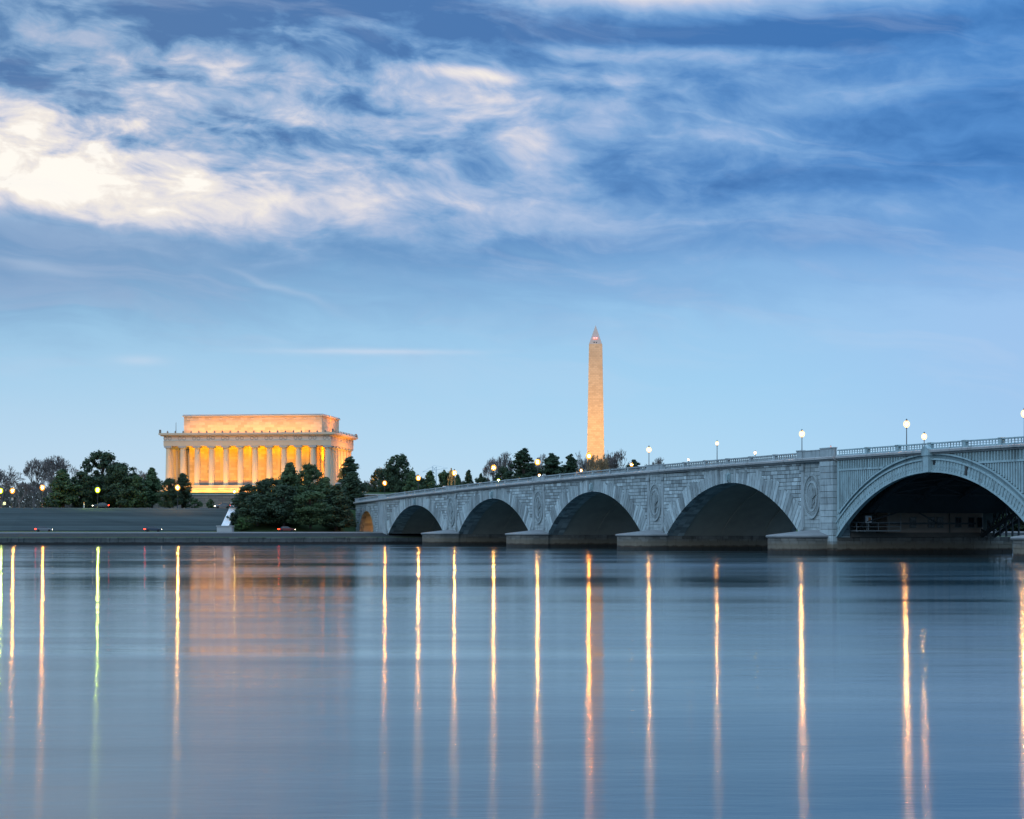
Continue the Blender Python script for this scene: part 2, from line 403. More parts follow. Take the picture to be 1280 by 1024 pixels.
def link(name, me, parent=None, loc=(0, 0, 0), rz=0, sc=None):
    o = bpy.data.objects.new(name, me); C.objects.link(o); o.location = loc; o.rotation_euler = (0, 0, rz)
    if sc: o.scale = sc
    if parent: o.parent = parent
    return o
def tag(o, label, cat, group=None, kind=None):
    o['label'] = label; o['category'] = cat
    if group: o['group'] = group
    if kind: o['kind'] = kind
    return o
def thing(name, label, cat, loc=(0, 0, 0), rz=0, group=None):
    o = bpy.data.objects.new(name, None); C.objects.link(o); o.location = loc; o.rotation_euler = (0, 0, rz)
    o.empty_display_size = .5
    return tag(o, label, cat, group)
def struct(o): o['kind'] = 'structure'; return o
def at(px, D): return ((px - 640) * D / 2489.0, D)
def zat(py, D): return CAM_H - (py - 660.8) * D / 2489.0

rnd = random.Random(7)

# ------------------------------------------------------------------ terrain and water
BANK = [(-1200, 440), (-600, 470), (-135, 505), (-60, 527), (-34, 537), (-8, 556), (40, 578), (100, 600), (400, 650), (1400, 760)]
def yb(x):
    for (a, ya), (b, yb_) in zip(BANK, BANK[1:]):
        if a <= x <= b: return ya + (yb_ - ya) * (x - a) / (b - a)
    return BANK[-1][1]
xs = sorted(set([-1200, -900, -600, -400, -300, -220, -180, -135, -110, -90, -77, -60, -50, -42, -34, -25, -16, -8, 10, 25, 40, 60, 80, 100, 160, 250, 400, 700, 1000, 1400]))
def strip(name, o0, z0, o1, z1, m, x0=-1200, x1=1400, extra=None):
    b = MB(); X = [x for x in xs if x0 <= x <= x1]
    if X[0] > x0: X = [x0] + X
    if X[-1] < x1: X = X + [x1]
    for a, c in zip(X, X[1:]):
        b.face([(a, yb(a) + o0, z0), (c, yb(c) + o0, z0), (c, yb(c) + o1, z1), (a, yb(a) + o1, z1)])
    return b
wb = MB(); wb.face([(-3000, -14, 0), (3000, -14, 0), (3000, 900, 0), (-3000, 900, 0)])
struct(wb.build('water', M['water'], fix=False))
nb = MB(); nb.face([(-3000, -400, 2.4), (3000, -400, 2.4), (3000, -6, 2.2), (-3000, -6, 2.2)]); nb.face([(-3000, -6, 2.2), (3000, -6, 2.2), (3000, -14, -.5), (-3000, -14, -.5)])
struct(nb.build('near_bank_ground', M['grass']))
sw = MB()
for q in (strip('s', 0, -1, 0, 1.75, None), strip('s', 0, 1.75, .9, 1.78, None)):
    for f_, t_ in zip(q.f, q.t): sw.face([q.v[i] for i in f_], t_)
# capstones, block by block
x = -330.0
while x < 60:
    L = rnd.uniform(2.5, 4.5)
    if not (-34 < x < -20):
        b_ = (x, yb(x)); c_ = (x + L - .06, yb(x + L - .06))
        sw.face([(b_[0], b_[1] - .12, 1.5), (c_[0], c_[1] - .12, 1.5), (c_[0], c_[1] - .12, 1.84), (b_[0], b_[1] - .12, 1.84)], rnd.uniform(.8, 1.3))
        sw.face([(b_[0], b_[1] - .12, 1.84), (c_[0], c_[1] - .12, 1.84), (c_[0], c_[1] + .8, 1.84), (b_[0], b_[1] + .8, 1.84)], 1)
    x += L
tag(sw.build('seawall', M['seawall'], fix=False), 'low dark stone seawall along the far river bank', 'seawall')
g = strip('g', .9, 1.78, 3.2, 1.95, None)
struct(g.build('grass_verge', M['grass'], fix=False))
g = strip('g', 3.2, 1.94, 13.0, 2.95, None)
struct(g.build('riverside_path', M['asphalt'], fix=False))
g = strip('g', 13.0, 2.95, 13.0, 3.30, None); g2 = strip('g', 13.0, 3.30, 13.7, 3.30, None)
for f_ in g2.f: g.face([g2.v[i] for i in f_])
struct(g.build('kerb', M['kerb'], fix=False))
g = strip('g', 13.7, 3.28, 26.5, 3.30, None)
struct(g.build('parkway_road', M['asphalt'], fix=False))
# ground behind the road: one terrain rising to the memorial grounds and on to the horizon
OFF = [(26.5, 3.28), (29.5, 3.5), (36, 5.6), (47, 9.6), (60, 10.0), (90, 10.3), (200, 10.5), (700, 10.5), (2600, 12), (9000, 12)]
tb = MB()
rows = []
for o_, z_ in OFF:
    rows.append([(x, yb(x) + o_ + (44 if -43 < x < 45 and 28 < o_ < 80 else 0), z_) for x in [-9000] + xs + [9000]])
for r0, r1 in zip(rows, rows[1:]):
    for k in range(len(r0) - 1): tb.face([r0[k], r0[k + 1], r1[k + 1], r1[k]])
struct(tb.build('ground', M['grass'], fix=False))
# raised lawn around the memorial, held by the terrace wall
lx0, lx1, ly0 = -125, -30, 620
lb = MB(); lb.face([(lx0, ly0 + 1, 14.6), (lx1, ly0 + 1, 14.6), (lx1, 652, 16.0), (lx0, 652, 16.0)]); lb.face([(lx0, 652, 16.0), (lx1, 652, 16.0), (lx1, 730, 16.0), (lx0, 730, 16.0)])
lb.face([(lx0, 730, 16.0), (lx1, 730, 16), (lx1, 730, 10), (lx0, 730, 10)])
for X in (lx0, lx1): lb.face([(X, ly0 + 1, 10), (X, 730, 10), (X, 730, 16), (X, 652, 16), (X, ly0 + 1, 14.6)])
struct(lb.build('memorial_lawn', M['grass'], fix=False))
tw = thing('terrace_wall', 'long brown coursed stone terrace wall below the lit temple', 'retaining wall')
b = MB(); b.box(lx0, lx1, ly0, ly0 + 1, 9.5, 14.6); b.build('wall', M['terrace'], tw)
b = MB(); b.box(lx0 - .2, lx1 + .2, ly0 - .25, ly0 + 1.1, 14.603, 14.95); b.build('coping', M['cornice'], tw)
# upper road in front of the trees
g = strip('g', 49, 9.85, 58.5, 10.05, None)
for i, v in enumerate(g.v): g.v[i] = (v[0], v[1], v[2] + .06)
struct(g.build('upper_road', M['asphalt'], fix=False, ))

# ------------------------------------------------------------------ river steps
XS1 = at(279.5, 548)[0]
steps = thing('river_steps', 'broad flight of grey stone steps rising from the riverside road', 'steps')
b = MB(); n = 40
xr = [x for x in xs if -300 <= x <= XS1] + [XS1]
for k in range(n):
    o0 = 29.3 + k * .44; z0 = 3.5 + k * .160; z1 = z0 + .160
    t = rnd.uniform(.72, 1.25)
    for a, c in zip(xr, xr[1:]):
        b.face([(a, yb(a) + o0, z0), (c, yb(c) + o0, z0), (c, yb(c) + o0, z1), (a, yb(a) + o0, z1)], t)
        b.face([(a, yb(a) + o0, z1), (c, yb(c) + o0, z1), (c, yb(c) + o0 + .44, z1), (a, yb(a) + o0 + .44, z1)], t)
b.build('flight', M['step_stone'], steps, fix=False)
YB1 = yb(XS1)
b = MB(); b.prism([(YB1 + 28.6, 3.2), (YB1 + 28.6, 4.9), (YB1 + 47.5, 10.9), (YB1 + 49, 10.9), (YB1 + 49, 3.2)], XS1 - 1.0, XS1 + 1.1, 'x'); b.build('cheek_wall', M['white_stone'], steps)
b = MB(); b.box(XS1 - 1.5, XS1 + 2.6, YB1 + 24.2, YB1 + 28.55, 3.1, 4.75); b.box(XS1 - 1.7, XS1 + 2.8, YB1 + 24.0, YB1 + 28.58, 4.753, 5.0); b.build('lower_pedestal', M['grey_stone'], steps)
b = MB(); b.box(XS1 - 1.3, XS1 + 6.5, YB1 + 49.05, YB1 + 53, 8.8, 11.9); b.box(XS1 - 1.5, XS1 + 6.7, YB1 + 48.9, YB1 + 53.2, 11.903, 12.2); b.build('upper_pedestal', M['grey_stone'], steps)

# ------------------------------------------------------------------ the temple-like memorial
TH = R(7.2)
MBx, MBy, MZ = -59.4, 665.0, 18.7          # front right corner of the cornice, stylobate level
memo = thing('columned_memorial', 'white marble temple with a row of tall columns lit golden', 'memorial', (MBx, MBy, MZ), -TH)
L_, W_ = 60.5, 39.5                         # local: x from -L_ to 0 along the front, y from 0 to W_ going back
b = MB()
for k in range(3):
    e = 1.0 + k * 1.1
    b.box(-L_ - e + .6, e - .6, -e + .6, W_ + e - .6, -.78 * (k + 1), -.78 * k - .003 * (k > 0))
b.box(-L_ - 3.6, 3.6, -3.8, W_ + 3.6, -4.6, -2.343)
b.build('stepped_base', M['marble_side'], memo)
# column
def col_prof():
    p = [(1.13, 0)]
    for k in range(1, 8): h = k / 7.0; p.append((1.13 - .23 * h ** 1.3, 12.5 * h))
    return p
cb = MB(); seg = 40; prof = col_prof()
for q, (r, z) in enumerate(prof):
    for k in range(seg):
        rr = r * (1 if k % 2 else .955); a = 2 * PI * k / seg; cb.v.append((rr * math.cos(a), rr * math.sin(a), z))
for q in range(len(prof) - 1):
    for k in range(seg): j = (k + 1) % seg; cb.f.append((q * seg + k, q * seg + j, (q + 1) * seg + j, (q + 1) * seg + k)); cb.t.append(1)
col_me = cb.data('column', M['marble_col'], fix=False)
kb = MB(); kb.lathe(0, 0, [(.92, 12.45), (1.22, 12.85)], 24); kb.box(-1.3, 1.3, -1.3, 1.3, 12.853, 13.4)
cap_me = kb.data('capital', M['lead'])
nx, ny = 12, 8
cx0, cx1, cy0, cy1 = -L_ + 2.75, -2.75, 2.75, W_ - 2.75
cols = []
for i in range(nx):
    for j in range(ny):
        if i in (0, nx - 1) or j in (0, ny - 1):
            x = cx0 + (cx1 - cx0) * i / (nx - 1); y = cy0 + (cy1 - cy0) * j / (ny - 1)
            c = link('column', col_me, memo, (x, y, 0)); link('capital', cap_me, c); cols.append((x, y))
# cella
b = MB(); cxa, cxb, cya, cyb = cx0 + 5.6, cx1 - 5.6, cy0 + 5.4, cy1 - 5.4
b.box(cxa, cxb, cya, cyb, 0, 13.6)
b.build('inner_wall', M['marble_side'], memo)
b = MB()
for i in range(2, 10):                       # wall pilasters between the columns
    x = cx0 + (cx1 - cx0) * (i + (.38 if i % 2 else .62)) / (nx - 1); b.box(x - .45, x + .45, cya - .3, cya - .003, 0, 13.39)
b.build('pilaster', M['marble_plain'], memo)
for i in range(2, 7):  # added blocks, dark colour standing for the shaded inner wall base
    x = (cx0 + (cx1 - cx0) * (i + .5) / (nx - 1)); b = MB(); b.box(x - 1.75, x + 1.75, cy0 - .6, cy0 + .5, .003, 1.55); b.box(x - 1.85, x + 1.85, cy0 - .7, cy0 + .6, 1.553, 1.75); b.build('shade_block', M['plinth'], memo)
# entablature: architrave, frieze, cornice
b = MB(); b.box(-L_ + 1.35, -1.35, 1.35, W_ - 1.35, 13.4, 14.95); b.box(-L_ + 1.25, -1.25, 1.25, W_ - 1.25, 14.953, 15.12); b.build('architrave', M['marble_plain'], memo)
b = MB(); b.box(-L_ + 1.4, -1.4, 1.4, W_ - 1.4, 15.123, 16.75)
def wreath(x, y, z, axis):
    k = 14
    for q in range(k):
        a0, a1 = 2 * PI * q / k, 2 * PI * (q + 1) / k
        for (r0, r1) in ((.42, .68),):
            P = []
            for r_, a in ((r0, a0), (r1, a0), (r1, a1), (r0, a1)):
                P.append((x + r_ * math.cos(a), y, z + r_ * math.sin(a)) if axis == 'y' else (x, y + r_ * math.cos(a), z + r_ * math.sin(a)))
            b.face(P, .6)
            i = len(b.v) - 4
for i in range(nx):
    x = cx0 + (cx1 - cx0) * i / (nx - 1)
    for dx in (-.75, .75): wreath(x + dx, 1.34, 15.95, 'y')
for j in range(ny):
    y = cy0 + (cy1 - cy0) * j / (ny - 1)
    for dx in (-.75, .75): wreath(-1.34, y + dx, 15.95, 'x')
b.build('frieze', mat('frieze_marble', (.58, .53, .46), .75, .15, 1.0, tone=True), memo, fix=False)
b = MB(); b.box(-L_ + .5, -.5, .5, W_ - .5, 16.753, 17.1); b.box(-L_, 0, 0, W_, 17.103, 17.75)
b.build('cornice', M['marble_plain'], memo)
am = MB(); am.prism([(-.22, 0), (-.28, .35), (0, .75), (.28, .35), (.22, 0)], -.15, .15); ame = am.data('antefix', M['plinth'])
for i in range(23): link('antefix', ame, memo, (-L_ + .4 + (L_ - .8) * i / 22, .25, 17.75))
for j in range(1, 16): link('antefix', ame, memo, (-.25, .4 + (W_ - .8) * j / 15, 17.75), R(90))
cm_ = MB(); cm_.box(-.3, .3, -.3, .3, .003, 1.15); cme = cm_.data('corner_ornament', M['plinth'])
for (x, y) in ((-L_ + .35, .75), (-.65, .75), (-.65, W_ - .35), (-L_ + .35, W_ - .35)): link('corner_ornament', cme, memo, (x, y, 17.75))
b = MB(); b.tube((-L_ + 5.2, 3, 17.7), (-L_ + 5.2, 3, 21.5), .12, .06); b.build('roof_mast', M['iron'], memo)
ax0, ax1, ay0, ay1 = -L_ + 7.0, -5.6, 6.3, W_ - 6.0
b = MB(); b.box(ax0, ax1, ay0, ay1, 17.753, 23.55); b.box(ax0 + .8, ax1 - .8, ay0 - .08, ay0 - .003, 22.0, 22.25)
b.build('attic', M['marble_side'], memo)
b = MB(); b.box(ax0 - .45, ax1 + .45, ay0 - .45, ay1 + .45, 23.553, 23.85); b.build('attic_cornice', M['marble_plain'], memo)
b = MB(); b.box(ax0 - .3, ax1 + .3, ay0 - .3, ay1 + .3, 23.853, 24.25); b.build('roof_edge', M['lead'], memo)
# festoons on the attic
fm = MB(); fm.prism([(-.6, 23.2), (-.45, 22.75), (0, 22.5), (.45, 22.75), (.6, 23.2), (0, 22.95)], -.15, -.003, 'y'); fme = fm.data('festoon', M['marble_plain'])
for i in range(13): link('festoon', fme, memo, (ax0 + 2 + (ax1 - ax0 - 4) * i / 12, ay0, 0))

def area(name, parent, loc, direction, sx, sy, energy, col, spread=None):
    d = bpy.data.lights.new(name, 'AREA'); d.shape = 'RECTANGLE'; d.size = sx; d.size_y = sy; d.energy = energy; d.color = col
    if spread: d.spread = spread
    o = bpy.data.objects.new(name, d); C.objects.link(o); o.parent = parent; o.location = loc
    o.rotation_euler = Vector(direction).to_track_quat('-Z', 'Y').to_euler()
    return o
GOLD = (1, .42, .06); PEACH = (1, .56, .26); YEL = (1, .42, .0)
# floodlights: behind the colonnade shining up at the inner wall; on the lawn before the columns; on the roof before the attic
area('colonnade_floodlight', memo, ((cxa + cxb) / 2, cy0 + 2.0, .4), (0, .75, 1), cxb - cxa + 4, .5, 2600, YEL)
area('colonnade_floodlight', memo, ((cxa + cxb) / 2, cy0 + 1.6, 13.0), (0, 1, -.45), cxb - cxa + 4, .4, 2600, YEL)
area('colonnade_floodlight', memo, (cx1 - 2.6, (cya + cyb) / 2, .4), (-.55, 0, 1), .5, cyb - cya, 1900, GOLD)
area('colonnade_floodlight', memo, (cx0 + 2.6, (cya + cyb) / 2, .4), (.6, 0, 1), .5, cyb - cya, 1500, GOLD)
area('lawn_floodlight', memo, (-L_ / 2 - 4, -5.2, -2.0), (0, .62, .9), 46, .6, 7500, (1, .36, .0))
area('lawn_floodlight', memo, (-L_ / 2 - 3, -17, -4.0), (0, .82, .62), 46, .8, 30000, (1, .33, .0))
area('lawn_floodlight', memo, (7, W_ / 2, -2.2), (-.8, 0, .75), .6, 30, 22000, (1, .29, .0))
area('roof_floodlight', memo, ((ax0 + ax1) / 2 , 1.6, 17.95), (0, .8, .62), ax1 - ax0 - 2, .4, 4300, (1, .33, .0))
area('roof_floodlight', memo, (-1.4, (ay0 + ay1) / 2, 17.95), (-.8, 0, .62), .4, ay1 - ay0 - 2, 3600, (1, .26, .0))

# ------------------------------------------------------------------ the obelisk
OD = 1780.0; ox, oy = at(744.6, OD)
ob = thing('obelisk', 'tall pale stone obelisk with grey pyramid tip rising behind the trees', 'obelisk', (ox, oy, 16.5), R(-5))
s0, s1, h1 = 8.3, 5.7, 152.4
b = MB()
def frust(b, a0, a1, z0, z1):
    P = [(-1, -1), (1, -1), (1, 1), (-1, 1)]
    for k in range(4):
        p, q = P[k], P[(k + 1) % 4]
        b.face([(p[0] * a0, p[1] * a0, z0), (q[0] * a0, q[1] * a0, z0), (q[0] * a1, q[1] * a1, z1), (p[0] * a1, p[1] * a1, z1)])
frust(b, s0, s1, 0, h1); b.build('shaft', M['obelisk'], ob, fix=False)
b = MB(); frust(b, s1 - .003, .05, h1, h1 + 16.9); b.build('pyramid_tip', M['obelisk_tip'], ob, fix=False)
for x in (-1.1, .9):
    b = MB(); yy = -(s1 - (s1 * 1.2 / 16.9)) - .12; b.box(x - .55, x + .55, yy, yy + .5, h1 + .7, h1 + 1.7); b.build('window', M['pane_dark'], ob)
    b = MB(); yy = -(s1 * (1 - 5.1 / 16.9)) - .25; b.box(x - .7, x + .7, yy - .6, yy + .4, h1 + 4.5, h1 + 5.8); b.build('red_beacon', M['glow_red'], ob)
def spot(name, loc, target, energy, col, size, blend=.6, rad=1.0, parent=None):
    d = bpy.data.lights.new(name, 'SPOT'); d.energy = energy; d.color = col; d.spot_size = size; d.spot_blend = blend; d.shadow_soft_size = rad
    o = bpy.data.objects.new(name, d); C.objects.link(o); o.location = loc; o.parent = parent
    o.rotation_euler = (Vector(target) - Vector(loc)).to_track_quat('-Z', 'Y').to_euler(); return o
area('obelisk_floodlight', ob, (-10, -200, 2), (.045, .90, .36), 8, 8, 120000, (1, .45, .06), R(70))
area('obelisk_floodlight', ob, (0, -80, 2), (0, .85, .6), 8, 8, 14000, (1, .45, .06), R(120))
area('obelisk_floodlight', ob, (190, 0, 2), (-.86, 0, .36), 8, 8, 150000, (1, .45, .06), R(70))

# ------------------------------------------------------------------ the bridge
PH = R(21); BX0, BD0 = -35.718, 550.2
BROT = math.atan2(-math.cos(PH), math.sin(PH))
BW = 27.4
bridge = thing('arch_bridge', 'long pale granite arch bridge with a steel draw span crossing the river', 'bridge', (BX0, BD0, 0), BROT)
def b2w(s, w, z=0): return (BX0 + s * math.sin(PH) + w * math.cos(PH), BD0 - s * math.cos(PH) + w * math.sin(PH), z)
SM = 273.0
def zt(s): return 16.9 - 4.56e-5 * (s - SM) ** 2       # top of parapet
ZS = 2.8
# arches: (s0, s1, crown z); the last of the left half is the steel draw span
half = [(5.5, 52.5, 10.4), (62.7, 111.5, 11.3), (121.5, 171.5, 11.9), (182.0, 234.5, 12.4)]
ARCH = half + [(246.2, 299.8, 12.6)] + [(2 * SM - b_, 2 * SM - a_, c_) for a_, b_, c_ in reversed(half)]
PIER = [(52.5, 62.7), (111.5, 121.5), (171.5, 182.0), (234.5, 246.2)]
PIER = PIER + [(2 * SM - b_, 2 * SM - a_) for a_, b_ in reversed(PIER)]
PANEL = [58.0, 116.5, 177.3, 238.0]
PANEL = PANEL + [2 * SM - p for p in reversed(PANEL)]
SEND0, SEND1 = -26.0, 2 * SM + 26
def circ(a0, a1, zc):
    h = (a1 - a0) / 2; r = zc - ZS; Rr = (h * h + r * r) / (2 * r); return ((a0 + a1) / 2, zc - Rr, Rr)
def arch_z(a, s, off=0.0):
    c, z0, Rr = circ(*a); d = Rr * Rr - (s - c) ** 2
    return z0 + math.sqrt(max(d, 0)) + off
def jitter(lo, hi): return rnd.uniform(lo, hi)

# land arch over the parkway
A0c, A0r, A0z, A0b = -15.2, 7.0, 2.2, 3.0
def land_z(s):
    d = A0r * A0r - (s - A0c) ** 2
    return A0z + math.sqrt(d) if d > 0 else A0b

def stone_span(a, kind='river'):
    """stretch of wall between two pier centres holding one stone arch"""
    ctr = (a[0] + a[1]) / 2
    lo = max([SEND0] + [(p[0] + p[1]) / 2 for p in PIER if p[1] <= a[0] + .1] + ([-3.3 + 3.7] if a[0] < 50 else [])) if kind == 'river' else SEND0
    if a[0] < 10: lo = .4
    his = [(p[0] + p[1]) / 2 for p in PIER if p[0] >= a[1] - .1]
    hi = min(his) if his else 2 * SM - .4
    if abs(hi - (234.5 + 246.2) / 2) < .1: hi = 241.4
    if abs(lo - (299.8 + 311.5) / 2) < .1: lo = 2 * SM - 241.4
    ns = 48
    ss = sorted(set([lo, hi, a[0], a[1]] + [a[0] + (a[1] - a[0]) * k / ns for k in range(ns + 1)]))
    top = lambda s: zt(s) - 1.72
    for w, nm in ((0, 'span_wall'), (BW, 'rear_wall')):
        b = MB()
        for p, q in zip(ss, ss[1:]):
            f = lambda s: arch_z(a, s) if a[0] < (p + q) / 2 < a[1] else ZS - 3.5
            b.face([(p, w, f(p)), (q, w, f(q)), (q, w, top(q) + .3), (p, w, top(p) + .3)])
        b.build(nm, M['granite_joint'] if w == 0 else M['granite_smooth'], bridge, fix=False)
    # ashlar courses
    b = MB(); c, z0, Rr = circ(*a)
    z = ZS; course = .66
    def inpanel(s0_, s1_):
        for P in PANEL + [-0.0]:
            hw = 3.25 if P else 3.9
            if s1_ > P - hw and s0_ < P + hw: return (P - hw, P + hw)
        return None
    while z < 17:
        s = lo - rnd.uniform(0, .8)
        while s < hi:
            L = rnd.choice([.9, 1.2, 1.5, 1.9, 2.3]); e = s + L
            s0_, e0_ = max(s, lo + .02), min(e, hi - .02)
            pn = inpanel(s0_, e0_)
            if pn:
                if s0_ < pn[0] - .25 and e0_ < pn[1]: e0_ = pn[0]
                elif e0_ > pn[1] + .25 and s0_ > pn[0]: s0_ = pn[1]
                else: s = e; continue
            if e0_ - s0_ > .2:
                zt_ = min(z + course, top((s0_ + e0_) / 2) - .04)
                m_ = ((s0_ + e0_) / 2, (z + zt_) / 2)
                dc = min(math.hypot(ss_ - c, zz_ - z0) for ss_ in (s0_, e0_) for zz_ in (z, zt_))
                inside = dc < Rr + 1.15 and a[0] - 1 < m_[0] < a[1] + 1
                if m_[0] < a[0] or m_[0] > a[1]: inside = False
                if zt_ - z > .15 and not inside:
                    pr = rnd.uniform(.05, .085)
                    b.box(s0_ + .05, e0_ - .05, -pr, .01, z + .045, zt_ - .045, rnd.choice([.62, .76, .86, .95, 1.0, 1.06, 1.2, 1.45]), 'xXyzZ')
            s = e
        z += course
    b.build('ashlar_facing', M['granite'], bridge)
    # voussoirs
    b = MB(); th0 = math.asin((a[1] - a[0]) / 2 / Rr); nv = int(2 * th0 * Rr / 1.0); nv += 1 - nv % 2
    for k in range(nv):
        t0 = -th0 + 2 * th0 * k / nv; t1 = -th0 + 2 * th0 * (k + 1) / nv; tm = (t0 + t1) / 2
        fr = abs(tm) / th0
        Lr = 1.9 + 1.5 * fr + (rnd.choice([-.35, 0, .35, .8]))
        def P(t, r): return (c + r * math.sin(t), z0 + r * math.cos(t))
        while Lr > .7:
            o = P(tm, Rr + Lr); pc = min(PANEL, key=lambda p: abs(p - o[0])) if a[0] > 10 or o[0] > 30 else 0
            if o[1] < top(o[0]) - .15 and abs(o[0] - pc) > 3.3: break
            Lr -= .12
        g_ = .065 / Rr
        poly = [P(t0 + g_, Rr - .03), P(t1 - g_, Rr - .03), P(t1 - g_, Rr + Lr), P(t0 + g_, Rr + Lr)]
        b.prism(poly, -rnd.uniform(.11, .14), 1.1, 'y', rnd.choice([.66, .8, .92, 1.0, 1.1, 1.3]))
    vr = b.build('voussoir_ring', M['granite'], bridge)
    b = MB(); ck = c; zc = a[2]
    b.prism([(ck - .42, zc + .1), (ck + .42, zc + .1), (ck + .62, zc + 1.75), (ck - .62, zc + 1.75)], -.34, .2, 'y')
    b.prism([(ck - .26, zc + .35), (ck + .26, zc + .35), (ck + .40, zc + .9), (ck + .34, zc + 1.45), (ck - .34, zc + 1.45), (ck - .40, zc + .9)], -.72, -.343, 'y', .6)
    b.tube((ck - .3, -.6, zc + 1.3), (ck - .62, -.55, zc + 1.55), .09, .05); b.tube((ck + .3, -.6, zc + 1.3), (ck + .62, -.55, zc + 1.55), .09, .05)
    b.build('keystone', M['draw_metal'], vr)
    # soffit: stone face ring then concrete barrels with a rib seam
    for w0, w1, lift, m_, nm in ((1.1, 3.6, .0, 'soffit_stone', 'arch_soffit'), (3.6, 11.4, .2, 'concrete', 'barrel_vault'), (11.4, 12.4, .06, 'concrete', 'vault_rib'), (12.4, 20.6, .2, 'concrete', 'barrel_vault'), (20.6, 21.6, .06, 'concrete', 'vault_rib'), (21.6, 26.2, .2, 'concrete', 'barrel_vault'), (26.2, BW, .0, 'soffit_stone', 'arch_soffit')):
        b = MB(); kk = 64
        for k in range(kk):
            t0 = -th0 + 2 * th0 * k / kk; t1 = -th0 + 2 * th0 * (k + 1) / kk
            lf = lambda t: lift * (1 - (abs(t) / th0) ** 10)
            p, q = P(t0, Rr + lf(t0)), P(t1, Rr + lf(t1))
            if m_ == 'soffit_stone':
                for w_ in (w0, (w0 + w1) / 2): b.face([(p[0], w_, p[1]), (q[0], w_, q[1]), (q[0], w_ + (w1 - w0) / 2, q[1]), (p[0], w_ + (w1 - w0) / 2, p[1])], rnd.uniform(.6, 1.3))
            else: b.face([(p[0], w0, p[1]), (q[0], w0, q[1]), (q[0], w1, q[1]), (p[0], w1, p[1])])
            if lift != .2:
                p2, q2 = P(t0, Rr + .22), P(t1, Rr + .22)
                for w_ in (w0, w1): b.face([(p[0], w_, p[1]), (q[0], w_, q[1]), (q2[0], w_, q2[1]), (p2[0], w_, p2[1])], .9)
        b.build(nm, M[m_], bridge, fix=False)

for i, a in enumerate(ARCH):
    if i != 4: stone_span(a)

